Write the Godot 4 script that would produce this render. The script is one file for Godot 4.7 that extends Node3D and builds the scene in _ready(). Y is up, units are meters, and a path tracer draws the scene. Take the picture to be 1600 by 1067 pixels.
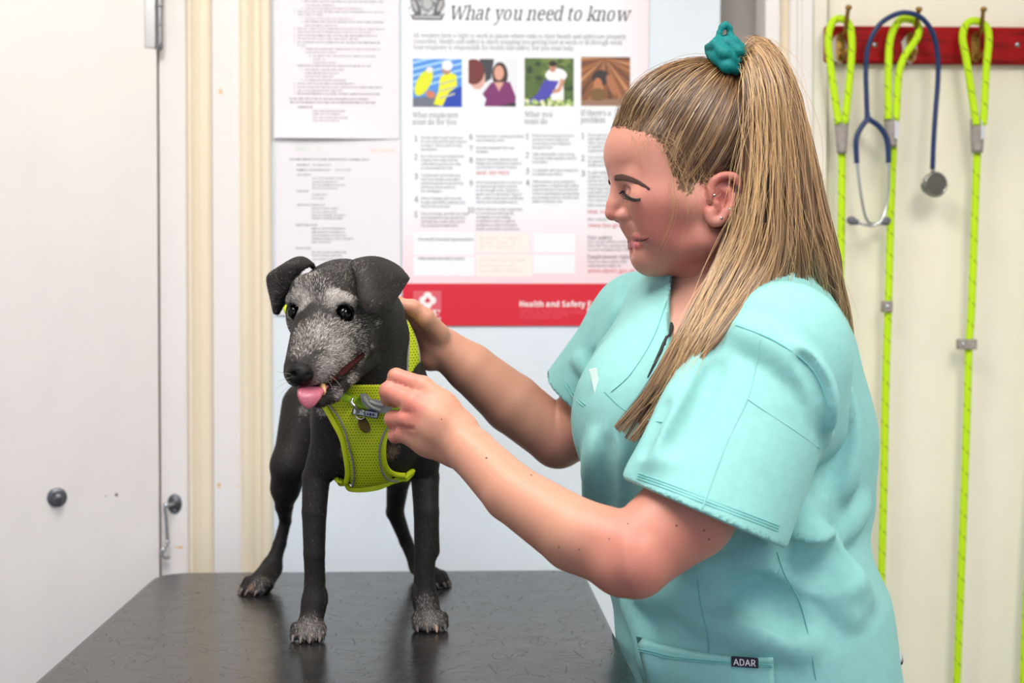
extends Node3D
# A veterinary consulting room: a nurse fits a harness on a small dog that stands on an examination table.
const EYE := Vector3(0, 1.285, 0)
const FOCAL := 2222.0                 # focal length in pixels of a 1600 x 1067 frame
const TABLE_Y := 0.90
const WALL_Z := -2.40
var look := Basis.from_euler(Vector3(deg_to_rad(-1.21), deg_to_rad(-2.2), 0))
var M := {}
var names := {}
var serif := SystemFont.new()
var sans := SystemFont.new()
var sans_bold := SystemFont.new()

func _ready():
	camera_and_light()
	make_materials()
	build_room()
	build_table()
	build_wall_things()
	build_poster()
	build_hook_rail()
	build_dog()
	build_person()
	build_leaflet()

# ------------------------------------------------------------------ camera, sky, lights
func camera_and_light():
	var cam := Camera3D.new()
	cam.name = "camera"
	var att := CameraAttributesPhysical.new()
	att.frustum_focal_length = 72.89
	att.frustum_focus_distance = 1.62
	att.exposure_aperture = 6.2
	att.frustum_near = 0.05
	att.frustum_far = 60.0
	cam.attributes = att
	cam.position = EYE
	cam.basis = look
	add_child(cam)
	cam.fov = 2.0 * rad_to_deg(atan(533.5 / FOCAL))
	cam.current = true
	var env := Environment.new()
	env.tonemap_mode = Environment.TONE_MAPPER_LINEAR
	env.tonemap_exposure = 1.09
	env.background_mode = Environment.BG_SKY
	var sky := Sky.new()
	var sm := ProceduralSkyMaterial.new()
	sm.sky_top_color = Color(0.45, 0.62, 0.94)
	sm.sky_horizon_color = Color(0.76, 0.86, 1.0)
	sm.ground_bottom_color = Color(0.45, 0.44, 0.42)
	sm.ground_horizon_color = Color(0.66, 0.67, 0.68)
	sm.energy_multiplier = 5.0
	sky.sky_material = sm
	env.sky = sky
	env.sdfgi_enabled = true
	env.ssao_enabled = true
	env.ssil_enabled = true
	var we := WorldEnvironment.new()
	we.name = "environment"
	we.environment = env
	add_child(we)

func ceiling_panel(label: String, where: Vector3, sx: float, sz: float, energy: float):
	var t = thing("ceiling_light", label, "ceiling light", where, "ceiling light panels")
	var f := Mb.new()
	f.frame(Vector3(0, -0.012, 0), sx + 0.05, sz + 0.05, 0.025, 0.024)
	obj("frame", f, M.white_gloss, t)
	var d := Mb.new()
	d.box(Vector3(0, -0.006, 0), Vector3(sx, 0.008, sz), 0.0)
	obj("diffuser", d, M.lamp_glow, t)
	var l := AreaLight3D.new()
	l.name = "panel_light"
	l.area_size = Vector2(sx, sz)
	l.area_range = 8.0
	l.area_attenuation = 2.0
	l.light_energy = energy
	l.light_color = Color(1.0, 0.978, 0.95)
	l.shadow_enabled = true
	l.rotation = Vector3(-PI / 2, 0, 0)
	l.position = Vector3(0, -0.014, 0)
	t.add_child(l)

# ------------------------------------------------------------------ where a sight line meets a plane
func at(px: float, py: float, z: float) -> Vector3:
	var d: Vector3 = look * Vector3((px - 800.0) / FOCAL, -(py - 533.5) / FOCAL, -1)
	return EYE + d * ((z - EYE.z) / d.z)

func on(px: float, py: float, y: float) -> Vector3:
	var d: Vector3 = look * Vector3((px - 800.0) / FOCAL, -(py - 533.5) / FOCAL, -1)
	return EYE + d * ((y - EYE.y) / d.y)

# ------------------------------------------------------------------ nodes
func numbered(called: String) -> String:
	if not names.has(called):
		names[called] = 0
		return called
	names[called] += 1
	return "%s_%03d" % [called, names[called]]

func thing(called: String, label: String, category: String, where := Vector3.ZERO, group := "") -> Node3D:
	var o := Node3D.new()
	o.name = numbered(called)
	o.position = where
	o.set_meta("label", label)
	o.set_meta("category", category)
	if group:
		o.set_meta("group", group)
	add_child(o, true)
	return o

func obj(called: String, mb: Mb, m: Material, parent: Node = null, smooth := false) -> MeshInstance3D:
	var o := MeshInstance3D.new()
	o.mesh = mb.commit(m, smooth)
	o.name = called if parent else numbered(called)
	(parent if parent else self).add_child(o, true)
	return o

func struct(called: String, mb: Mb, m: Material, smooth := false) -> MeshInstance3D:
	var o := obj(called, mb, m, null, smooth)
	o.set_meta("kind", "structure")
	return o

func tag(o: Node, label: String, category: String, group := ""):
	o.set_meta("label", label)
	o.set_meta("category", category)
	if group:
		o.set_meta("group", group)

func text(called: String, parent: Node, words: String, font: Font, height: float, where: Vector3, m: Material, spacing := 0.0, width := 1.0, slant := 0.0, align := HORIZONTAL_ALIGNMENT_LEFT) -> MeshInstance3D:
	var t := TextMesh.new()
	t.text = words
	t.font = font
	t.font_size = 24
	t.pixel_size = height / 24.0
	t.depth = 0.0
	t.curve_step = 2.0
	t.line_spacing = spacing / t.pixel_size
	t.horizontal_alignment = align
	t.vertical_alignment = VERTICAL_ALIGNMENT_TOP
	t.material = m
	var o := MeshInstance3D.new()
	o.name = called
	o.mesh = t
	o.transform = Transform3D(Basis(Vector3(width, 0, 0), Vector3(slant, 1, 0), Vector3(0, 0, 1)), where)
	parent.add_child(o, true)
	return o

# ------------------------------------------------------------------ mesh builder
class Mb:
	var v := PackedVector3Array()
	var n := PackedVector3Array()
	var uv := PackedVector2Array()
	var c := PackedColorArray()
	var ix := PackedInt32Array()

	func vert(p: Vector3, u := Vector2.ZERO, col := Color.WHITE) -> int:
		v.append(p)
		uv.append(u)
		c.append(col)
		return v.size() - 1

	func tri(a: int, b: int, d: int):
		ix.append(a)
		ix.append(b)
		ix.append(d)

	func face(pts: Array, col := Color.WHITE):     # flat polygon, corners run clockwise seen from its front
		var first := v.size()
		for p in pts:
			vert(p, Vector2(p.x, -p.y), col)
		for k in range(1, pts.size() - 1):
			tri(first, first + k, first + k + 1)

	func out_face(pts: Array, mid: Vector3, col := Color.WHITE):   # the same, turned away from mid
		var nn: Vector3 = (pts[2] - pts[0]).cross(pts[1] - pts[0])
		var cc := Vector3.ZERO
		for p in pts:
			cc += p
		cc /= pts.size()
		if nn.dot(cc - mid) < 0:
			var r := pts.duplicate()
			r.reverse()
			pts = r
		face(pts, col)

	func box(mid: Vector3, size: Vector3, bevel := 0.0, turn := Basis(), col := Color.WHITE):
		var h := size / 2
		var P := func(x: float, y: float, z: float) -> Vector3: return mid + turn * Vector3(x, y, z)
		for ax in 3:
			for s in [-1.0, 1.0]:
				var e1 := (ax + 1) % 3
				var e2 := (ax + 2) % 3
				var pts := []
				for q in [[-1, -1], [1, -1], [1, 1], [-1, 1]]:
					var p := Vector3.ZERO
					p[ax] = s * h[ax]
					p[e1] = q[0] * (h[e1] - bevel)
					p[e2] = q[1] * (h[e2] - bevel)
					pts.append(mid + turn * p)
				out_face(pts, mid, col)
		if bevel > 0.0:
			for ax in 3:
				var e1 := (ax + 1) % 3
				var e2 := (ax + 2) % 3
				for s1 in [-1.0, 1.0]:
					for s2 in [-1.0, 1.0]:
						var a := Vector3.ZERO
						a[e1] = s1 * h[e1]
						a[e2] = s2 * (h[e2] - bevel)
						var b := Vector3.ZERO
						b[e1] = s1 * (h[e1] - bevel)
						b[e2] = s2 * h[e2]
						var L := Vector3.ZERO
						L[ax] = h[ax] - bevel
						out_face([mid + turn * (a - L), mid + turn * (a + L), mid + turn * (b + L), mid + turn * (b - L)], mid, col)
			for sx in [-1.0, 1.0]:
				for sy in [-1.0, 1.0]:
					for sz in [-1.0, 1.0]:
						out_face([P.call(sx * h.x, sy * (h.y - bevel), sz * (h.z - bevel)), P.call(sx * (h.x - bevel), sy * h.y, sz * (h.z - bevel)), P.call(sx * (h.x - bevel), sy * (h.y - bevel), sz * h.z)], mid, col)

	func frame(mid: Vector3, sx: float, sz: float, w: float, h: float):   # a flat rectangular frame lying level
		box(mid + Vector3(0, 0, (sz - w) / 2), Vector3(sx, h, w), 0.002)
		box(mid - Vector3(0, 0, (sz - w) / 2), Vector3(sx, h, w), 0.002)
		box(mid + Vector3((sx - w) / 2, 0, 0), Vector3(w, h, sz - 2 * w), 0.002)
		box(mid - Vector3((sx - w) / 2, 0, 0), Vector3(w, h, sz - 2 * w), 0.002)

	# a tube along points; radii is one number or one for each point; uv: x round, y along in metres
	func tube(pts: Array, radii, sides := 10, cols = null, flat := Vector3.ZERO, squash := 1.0, caps := true):
		var count := pts.size()
		var first := v.size()
		var t0: Vector3 = (pts[1] - pts[0]).normalized()
		var nx := t0.cross(Vector3(0.31, 0.9, 0.27)).normalized()
		var along := 0.0
		for k in count:
			var t: Vector3 = (pts[mini(k + 1, count - 1)] - pts[maxi(k - 1, 0)]).normalized()
			nx = (nx - t * nx.dot(t)).normalized()
			var ny := t.cross(nx)
			if k > 0:
				along += pts[k].distance_to(pts[k - 1])
			var r: float = radii[k] if radii is Array or radii is PackedFloat32Array else radii
			for s in sides + 1:
				var a := TAU * s / sides
				var off := (nx * cos(a) + ny * sin(a)) * r
				if squash != 1.0:
					off += flat * (off.dot(flat) * (squash - 1.0))
				vert(pts[k] + off, Vector2(float(s) / sides, along), cols[k] if cols else Color.WHITE)
		for k in count - 1:
			for s in sides:
				var a := first + k * (sides + 1) + s
				var b := a + sides + 1
				tri(a, b, a + 1)
				tri(a + 1, b, b + 1)
		if caps:
			for e in [0, count - 1]:
				var mid := vert(pts[e], Vector2(0.5, along if e else 0.0), cols[e] if cols else Color.WHITE)
				for s in sides:
					var a: int = first + e * (sides + 1) + s
					if e == 0:
						tri(mid, a, a + 1)
					else:
						tri(mid, a + 1, a)

	func lathe(base: Vector3, axis: Vector3, prof: Array, sides := 20, col := Color.WHITE):   # prof: [radius, height] pairs
		var ax := axis.normalized()
		var nx := ax.cross(Vector3(0.31, 0.27, 0.9)).normalized()
		var ny := ax.cross(nx)
		var first := v.size()
		for p in prof:
			for s in sides:
				var a := TAU * s / sides
				vert(base + ax * p[1] + (nx * cos(a) + ny * sin(a)) * p[0], Vector2(float(s) / sides, p[1]), col)
		for k in prof.size() - 1:
			for s in sides:
				var a := first + k * sides + s
				var b := first + k * sides + (s + 1) % sides
				tri(a, a + sides, b)
				tri(b, a + sides, b + sides)

	# outline in x, y carried along z by depth (front at +z), corners run anticlockwise seen from +z
	func extrude(outline: PackedVector2Array, z0: float, z1: float, turn := Transform3D()):
		var tris := Geometry2D.triangulate_polygon(outline)
		for side in [0, 1]:
			var first := v.size()
			for p in outline:
				vert(turn * Vector3(p.x, p.y, z1 if side else z0), Vector2(p.x, -p.y))
			for k in tris.size() / 3:
				var a := first + tris[k * 3]
				var b := first + tris[k * 3 + 1]
				var d := first + tris[k * 3 + 2]
				var up := (v[b] - v[a]).cross(v[d] - v[a]).dot(turn.basis.z) > 0
				if up == (side == 1):
					tri(a, d, b)
				else:
					tri(a, b, d)
		for k in outline.size():
			var p := outline[k]
			var q := outline[(k + 1) % outline.size()]
			face([turn * Vector3(p.x, p.y, z1), turn * Vector3(p.x, p.y, z0), turn * Vector3(q.x, q.y, z0), turn * Vector3(q.x, q.y, z1)])

	func commit(m: Material, smooth := false) -> ArrayMesh:
		var nn := PackedVector3Array()
		if smooth:
			nn.resize(v.size())
			if n.size() == v.size():
				nn = n
			else:
				for k in ix.size() / 3:
					var a := ix[k * 3]
					var b := ix[k * 3 + 1]
					var d := ix[k * 3 + 2]
					var f := (v[d] - v[a]).cross(v[b] - v[a])
					nn[a] += f
					nn[b] += f
					nn[d] += f
				var same := {}                      # seams of tubes share one normal
				for k in v.size():
					var key := Vector3i((v[k] * 20000.0).round())
					same[key] = same.get(key, Vector3.ZERO) + nn[k]
				for k in v.size():
					nn[k] = same[Vector3i((v[k] * 20000.0).round())].normalized()
		else:
			var v2 := PackedVector3Array()
			var u2 := PackedVector2Array()
			var c2 := PackedColorArray()
			for k in ix.size() / 3:
				var a := v[ix[k * 3]]
				var b := v[ix[k * 3 + 1]]
				var d := v[ix[k * 3 + 2]]
				var f := (d - a).cross(b - a).normalized()
				for j in 3:
					v2.append(v[ix[k * 3 + j]])
					u2.append(uv[ix[k * 3 + j]])
					c2.append(c[ix[k * 3 + j]])
					nn.append(f)
			v = v2
			uv = u2
			c = c2
			ix = PackedInt32Array(range(v2.size()))
		var arr := []
		arr.resize(Mesh.ARRAY_MAX)
		arr[Mesh.ARRAY_VERTEX] = v
		arr[Mesh.ARRAY_NORMAL] = nn
		arr[Mesh.ARRAY_TEX_UV] = uv
		arr[Mesh.ARRAY_COLOR] = c
		arr[Mesh.ARRAY_INDEX] = ix
		var am := ArrayMesh.new()
		am.add_surface_from_arrays(Mesh.PRIMITIVE_TRIANGLES, arr)
		am.surface_set_material(0, m)
		return am

func spline(pts: Array, steps := 8) -> Array:      # a smooth curve through the points
	var out := []
	for k in pts.size() - 1:
		var a = pts[maxi(k - 1, 0)]
		var b = pts[k]
		var c = pts[k + 1]
		var d = pts[mini(k + 2, pts.size() - 1)]
		for s in steps:
			var t := float(s) / steps
			out.append(0.5 * (b * 2.0 + (c - a) * t + (a * 2.0 - b * 5.0 + c * 4.0 - d) * t * t + (b * 3.0 - a - c * 3.0 + d) * t * t * t))
	out.append(pts[-1])
	return out

# ------------------------------------------------------------------ materials
func mat(called: String, col: Color, rough := 0.6, metal := 0.0, spec := 0.5) -> StandardMaterial3D:
	var m := StandardMaterial3D.new()
	m.resource_name = called
	m.albedo_color = col
	m.roughness = rough
	m.metallic = metal
	m.metallic_specular = spec
	return m

func noise_tex(size: int, freq: float, ramp: Array, sd := 1, octaves := 4, kind := FastNoiseLite.TYPE_SIMPLEX_SMOOTH, normal := false, bump := 4.0) -> NoiseTexture2D:
	var f := FastNoiseLite.new()
	f.seed = sd
	f.noise_type = kind
	f.frequency = freq
	f.fractal_octaves = octaves
	var t := NoiseTexture2D.new()
	t.width = size
	t.height = size
	t.seamless = true
	t.noise = f
	if normal:
		t.as_normal_map = true
		t.bump_strength = bump
	elif ramp.size():
		var g := Gradient.new()
		var offs := PackedFloat32Array()
		var cols := PackedColorArray()
		for r in ramp:
			offs.append(r[0])
			cols.append(r[1])
		g.offsets = offs
		g.colors = cols
		t.color_ramp = g
	return t

func triplanar(m: StandardMaterial3D, scale: Vector3, world := true):
	m.uv1_triplanar = true
	m.uv1_world_triplanar = world
	m.uv1_scale = scale

func painted(called: String, col: Color, rough: float, sd: int, amount := 0.03) -> StandardMaterial3D:   # brushed gloss paint: faint mottling of the colour and a little relief
	var m := mat(called, Color.WHITE, rough)
	m.albedo_texture = noise_tex(256, 0.02, [[0.0, col.darkened(amount)], [0.5, col], [1.0, col.lightened(amount * 0.6)]], sd)
	m.normal_enabled = true
	m.normal_texture = noise_tex(256, 0.06, [], sd + 7, 3, FastNoiseLite.TYPE_SIMPLEX_SMOOTH, true, 1.2)
	m.normal_scale = 0.12
	triplanar(m, Vector3(2.2, 0.9, 2.2))
	return m

func make_materials():
	serif.font_names = PackedStringArray(["Droid Serif"])
	sans.font_names = PackedStringArray(["Droid Sans"])
	sans_bold.font_names = PackedStringArray(["Droid Sans"])
	sans_bold.font_weight = 700
	M.wall = painted("wall_paint", Color(0.865, 0.90, 0.93), 0.75, 3, 0.012)
	M.side_wall = painted("side_wall_paint", Color(0.87, 0.865, 0.86), 0.8, 4, 0.02)
	M.recess_shade = painted("recess_shade", Color(0.60, 0.575, 0.555), 0.7, 5, 0.03)  # grey holds the shadow of the recess, painted into its wall colour
	M.door_white = painted("white_door_paint", Color(0.875, 0.855, 0.845), 0.38, 6, 0.02)
	M.door_cream = painted("cream_door_paint", Color(0.935, 0.91, 0.835), 0.42, 8, 0.015)
	M.trim_white = painted("white_gloss_trim", Color(0.90, 0.88, 0.87), 0.35, 9, 0.015)
	M.trim_warm_bounce = painted("warm_bounce_gloss_trim", Color(0.90, 0.85, 0.755), 0.4, 10, 0.015)  # ivory tint puts warm bounced light into the colour of the mouldings
	M.white_gloss = mat("white_enamel", Color(0.92, 0.92, 0.91), 0.4)
	M.floor = mat("vinyl_floor", Color(0.62, 0.63, 0.64), 0.45)
	M.floor.albedo_texture = noise_tex(256, 0.08, [[0.0, Color(0.8, 0.8, 0.8)], [0.55, Color(1, 1, 1)], [1.0, Color(0.9, 0.92, 0.95)]], 11)
	triplanar(M.floor, Vector3(1.5, 1.5, 1.5))
	M.ceiling = mat("ceiling_white", Color(0.9, 0.9, 0.89), 0.9)
	M.lamp_glow = mat("lamp_diffuser", Color(0.95, 0.95, 0.95), 0.6)
	M.lamp_glow.emission_enabled = true
	M.lamp_glow.emission = Color(1.0, 0.978, 0.95)
	M.lamp_glow.emission_energy_multiplier = 1.5
	M.chrome = mat("chrome", Color(0.72, 0.73, 0.75), 0.18, 1.0)
	M.steel = mat("brushed_steel", Color(0.62, 0.62, 0.63), 0.32, 1.0)
	M.dull_metal = mat("dull_metal", Color(0.42, 0.43, 0.45), 0.42, 1.0)
	M.brass = mat("aged_brass", Color(0.62, 0.48, 0.25), 0.32, 1.0)
	M.ink = mat("black_ink", Color(0.22, 0.22, 0.23), 0.8)
	M.ink_grey = mat("grey_ink", Color(0.43, 0.43, 0.45), 0.8)
	M.ink_red = mat("red_ink", Color(0.80, 0.10, 0.18), 0.8)
	M.ink_white = mat("white_ink", Color(0.95, 0.93, 0.93), 0.7)
	M.paper_white = mat("white_paper", Color(0.88, 0.88, 0.90), 0.6)
	M.window_glass = mat("window_pane", Color(1, 1, 1, 0.06), 0.0)
	M.window_glass.transparency = BaseMaterial3D.TRANSPARENCY_ALPHA

# ------------------------------------------------------------------ the room
func slab(a: Vector3, b: Vector3, bevel := 0.0) -> Mb:
	var m := Mb.new()
	m.box((a + b) / 2, (b - a).abs(), bevel)
	return m

func build_room():
	var L := -1.55
	var R := 1.75
	var B := 1.70
	var H := 2.50
	var hinge_x := at(250, 500, WALL_Z).x
	struct("floor", slab(Vector3(L - 0.1, -0.1, -3.7), Vector3(R + 0.1, 0, B + 0.1)), M.floor)
	struct("ceiling", slab(Vector3(L - 0.1, H, -3.7), Vector3(R + 0.1, H + 0.1, B + 0.1)), M.ceiling)
	struct("wall_left", slab(Vector3(L - 0.1, 0, -3.7), Vector3(L, H, B)), M.side_wall)
	struct("wall_right", slab(Vector3(R, 0, -3.7), Vector3(R + 0.1, H, B)), M.side_wall)
	# back wall: open at the left doorway
	var open_l := hinge_x - 0.80
	var grey_l := at(1125, 100, WALL_Z).x
	var grey_r := at(1192, 100, WALL_Z).x
	struct("wall_back", slab(Vector3(hinge_x + 0.02, 0, WALL_Z - 0.12), Vector3(grey_l, H, WALL_Z)), M.wall)
	struct("wall_back_lintel", slab(Vector3(open_l, 2.05, WALL_Z - 0.12), Vector3(hinge_x + 0.02, H, WALL_Z)), M.wall)
	struct("wall_back_end", slab(Vector3(L, 0, WALL_Z - 0.12), Vector3(open_l, H, WALL_Z)), M.wall)
	struct("wall_recess", slab(Vector3(grey_l, 0, WALL_Z - 0.16), Vector3(grey_r + 0.03, H, WALL_Z - 0.05)), M.recess_shade)
	struct("wall_back_right", slab(Vector3(grey_r + 0.03, 0, WALL_Z - 0.16), Vector3(R, H, WALL_Z - 0.03)), M.wall)
	struct("wall_corridor", slab(Vector3(L, 0, -3.7), Vector3(R, H, -3.6)), M.side_wall)
	# wall behind the camera, with the window that gives the cool daylight
	var wl := -1.25
	var wr := 0.25
	var wb := 0.95
	var wt := 2.15
	struct("wall_front", slab(Vector3(L - 0.1, 0, B), Vector3(wl, H, B + 0.1)), M.side_wall)
	struct("wall_front_side", slab(Vector3(wr, 0, B), Vector3(R + 0.1, H, B + 0.1)), M.side_wall)
	struct("wall_front_sill", slab(Vector3(wl, 0, B), Vector3(wr, wb, B + 0.1)), M.side_wall)
	struct("wall_front_lintel", slab(Vector3(wl, wt, B), Vector3(wr, H, B + 0.1)), M.side_wall)
	var win := Node3D.new()
	win.name = "window_1"
	win.set_meta("kind", "structure")
	add_child(win)
	var fr := Mb.new()
	for x in [wl + 0.025, (wl + wr) / 2, wr - 0.025]:
		fr.box(Vector3(x, (wb + wt) / 2, B + 0.05), Vector3(0.05, wt - wb, 0.06), 0.004)
	for y in [wb + 0.025, wt - 0.025]:
		fr.box(Vector3((wl + wr) / 2, y, B + 0.05), Vector3(wr - wl, 0.05, 0.06), 0.004)
	obj("window_frame", fr, M.white_gloss, win)
	for k in 2:
		var x0: float = wl + 0.05 + k * (wr - wl) / 2 - k * 0.025
		obj("pane", slab(Vector3(x0, wb + 0.05, B + 0.045), Vector3(x0 + (wr - wl) / 2 - 0.075, wt - 0.05, B + 0.05)), M.window_glass, win)
	ceiling_panel("long white ceiling light panel above the examination table", Vector3(-0.35, H, -1.10), 0.6, 1.2, 2.5)
	ceiling_panel("long white ceiling light panel nearer the window", Vector3(0.85, H, -0.55), 0.6, 1.2, 3.0)

	# left door, ajar towards the room
	var door := Node3D.new()
	door.name = "door_1"
	door.set_meta("kind", "structure")
	door.position = Vector3(hinge_x, 0, WALL_Z + 0.018)
	door.rotation.y = deg_to_rad(24)
	add_child(door)
	obj("leaf", slab(Vector3(-0.78, 0.008, -0.02), Vector3(-0.003, 2.04, 0.02), 0.002), M.door_white, door)
	var hg := Mb.new()
	var top := at(245, -40, WALL_Z).y
	var bot := at(245, 82, WALL_Z).y
	hg.tube([Vector3(0, bot + 0.006, 0.024), Vector3(0, top, 0.024)], 0.0058, 12)
	for k in 5:
		var yy := lerpf(bot + 0.006, top, k / 4.0)
		hg.tube([Vector3(0, yy - 0.001, 0.024), Vector3(0, yy + 0.001, 0.024)], 0.0066, 12)
	hg.lathe(Vector3(0, bot + 0.006, 0.024), Vector3(0, -1, 0), [[0.0066, 0.0], [0.0066, 0.004], [0.004, 0.009], [0.0, 0.011]], 12)
	hg.box(Vector3(-0.012, (top + bot) / 2, 0.0205), Vector3(0.022, top - bot, 0.002), 0.0005)
	obj("hinge", hg, M.steel, door, true)
	# round eye plate screwed to the leaf, with its stub
	var inv := door.transform.affine_inverse()
	var d_o := inv * EYE
	var d_t := inv * at(89, 777, WALL_Z)
	var hit := d_o + (d_t - d_o) * ((0.02 - d_o.z) / (d_t.z - d_o.z))
	var ep := Mb.new()
	ep.lathe(hit, Vector3(0, 0, 1), [[0.0155, 0.0], [0.0155, 0.002], [0.0125, 0.0035], [0.010, 0.0035], [0.0085, 0.008], [0.009, 0.013], [0.0075, 0.0165], [0.004, 0.018], [0.0, 0.0182]], 22)
	var eo := obj("eye_plate", ep, M.dull_metal, door, true)
	eo.set_meta("label", "round dull metal eye plate on the white door")
	d_t = inv * at(182, 773, WALL_Z)
	hit = d_o + (d_t - d_o) * ((0.02 - d_o.z) / (d_t.z - d_o.z))
	var mk := Mb.new()
	mk.lathe(hit - Vector3(0, 0, 0.001), Vector3(0, 0, 1), [[0.0028, 0.0], [0.0028, 0.0013], [0.0, 0.0014]], 9)
	mk.lathe(hit + Vector3(-0.017, -0.001, -0.001), Vector3(0, 0, 1), [[0.0012, 0.0], [0.0012, 0.0012], [0.0, 0.0013]], 7)
	obj("screw_hole", mk, mat("old_filler", Color(0.42, 0.39, 0.38), 0.9), door)

	# the frame of the left door: flat jamb, moulding, architrave
	var trim := Node3D.new()
	trim.name = "trim_1"
	trim.set_meta("kind", "structure")
	add_child(trim)
	var X := func(px: float) -> float: return at(px, 500, WALL_Z).x
	var strips := [
		# px from, px to, profile [fraction, proud of the wall], material
		["jamb", [[245, -0.01], [250, 0.012], [253, 0.018], [255, 0.021], [294, 0.021], [296, 0.019]], M.trim_white],
		["moulding", [[296, 0.019], [300, 0.027], [304, 0.027], [309, 0.020], [317, 0.013], [328, 0.011], [334, 0.013]], M.trim_warm_bounce],
		["architrave", [[334, 0.006], [336, 0.022], [338, 0.024], [375, 0.024], [378, 0.023]], M.trim_white],
		["moulding", [[378, 0.023], [384, 0.026], [390, 0.025], [396, 0.020], [401, 0.014], [408, 0.012], [411, 0.016], [414, 0.018], [423, 0.018], [425.5, 0.014]], M.trim_warm_bounce],
	]
	for s in strips:
		profile_strip(s[0], s[1], s[2], trim, X, 2.06)
	var r2 := Node3D.new()
	r2.name = "trim_2"
	r2.set_meta("kind", "structure")
	add_child(r2)
	var strips2 := [
		["architrave", [[1189, -0.045], [1190, 0.020], [1192, 0.022], [1211, 0.022], [1213, 0.020]], M.trim_white],
		["moulding", [[1213, 0.020], [1216, 0.014], [1222, 0.012], [1227, 0.016]], M.trim_warm_bounce],
		["architrave", [[1227, 0.022], [1229, 0.024], [1238, 0.024], [1240, 0.020], [1245, 0.020], [1247, 0.024], [1262, 0.024], [1264, 0.021]], M.trim_white],
		["jamb", [[1264, 0.021], [1266, 0.019], [1285, 0.019], [1287, 0.015], [1288, -0.02]], mat_cream_white()],
	]
	for s in strips2:
		profile_strip(s[0], s[1], s[2], r2, X, 2.06)
	# right door, closed
	var d2 := Node3D.new()
	d2.name = "door_2"
	d2.set_meta("kind", "structure")
	add_child(d2)
	obj("leaf", slab(Vector3(X.call(1289.5), 0.008, WALL_Z - 0.03), Vector3(X.call(1289.5) + 0.80, 2.04, WALL_Z + 0.005), 0.003), M.door_cream, d2)

func mat_cream_white() -> StandardMaterial3D:
	return painted("cream_white_gloss", Color(0.91, 0.885, 0.835), 0.38, 14, 0.015)

func profile_strip(called: String, prof: Array, m: Material, parent: Node, X: Callable, h: float):
	var mb := Mb.new()
	for k in prof.size() - 1:
		var a := Vector3(X.call(prof[k][0]), 0, WALL_Z + prof[k][1])
		var b := Vector3(X.call(prof[k + 1][0]), 0, WALL_Z + prof[k + 1][1])
		var up := Vector3(0, h, 0)
		mb.face([a, a + up, b + up, b])
	# its back and ends, so that it has a body
	var f: Array = prof[0]
	var l: Array = prof[-1]
	var p0 := Vector3(X.call(f[0]), 0, WALL_Z - 0.05)
	var p1 := Vector3(X.call(l[0]), 0, WALL_Z - 0.05)
	var a0 := Vector3(X.call(f[0]), 0, WALL_Z + f[1])
	var a1 := Vector3(X.call(l[0]), 0, WALL_Z + l[1])
	var u := Vector3(0, h, 0)
	mb.face([p0, p0 + u, a0 + u, a0])
	mb.face([a1, a1 + u, p1 + u, p1])
	mb.face([p1, p1 + u, p0 + u, p0])
	obj(called, mb, m, parent)

# ------------------------------------------------------------------ the examination table
func table_material() -> StandardMaterial3D:
	var m := mat("black_rubber_top", Color(1, 1, 1), 1.0, 0.0, 0.6)
	var size := 1024
	var im := Image.create(size, size, false, Image.FORMAT_RGB8)
	im.fill(Color(0.2, 0.2, 0.2))
	var rg := Image.create(size, size, false, Image.FORMAT_RGB8)
	rg.fill(Color(0.36, 0.36, 0.36))
	var r := RandomNumberGenerator.new()
	r.seed = 77
	var nz := FastNoiseLite.new()
	nz.seed = 5
	nz.frequency = 0.012
	for y in size:
		for x in size:
			var q := nz.get_noise_2d(x, y) * 0.5 + nz.get_noise_2d(x * 7.0, y * 7.0) * 0.3
			var b := 0.118 + q * 0.016
			im.set_pixel(x, y, Color(b * 1.02, b, b * 0.99))
			var g := 0.25 + q * 0.07
			rg.set_pixel(x, y, Color(g, g, g))
	for k in 900:                                   # fine scratches from claws
		var p := Vector2(r.randf() * size, r.randf() * size)
		var a := r.randf() * TAU
		var bend := r.randf_range(-0.05, 0.05)
		var dark := r.randf() < 0.72
		var l := r.randi_range(8, 60)
		var s := r.randf_range(0.02, 0.06)
		for j in l:
			p += Vector2(cos(a), sin(a))
			a += bend
			var ix := posmod(int(p.x), size)
			var iy := posmod(int(p.y), size)
			var o := im.get_pixel(ix, iy)
			im.set_pixel(ix, iy, o.lerp(Color(0.03, 0.03, 0.03) if dark else Color(0.42, 0.41, 0.4), s * 8.0 if dark else s * 3.0))
			var ro := clampf(rg.get_pixel(ix, iy).r + (0.3 if dark else 0.15), 0, 1)
			rg.set_pixel(ix, iy, Color(ro, ro, ro))
	m.albedo_texture = ImageTexture.create_from_image(im)
	m.roughness_texture = ImageTexture.create_from_image(rg)
	m.roughness_texture_channel = BaseMaterial3D.TEXTURE_CHANNEL_RED
	m.normal_enabled = true
	m.normal_texture = noise_tex(256, 0.05, [], 31, 4, FastNoiseLite.TYPE_SIMPLEX_SMOOTH, true, 2.0)
	m.normal_scale = 0.035
	triplanar(m, Vector3(1.6, 1.6, 1.6))
	return m

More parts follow.
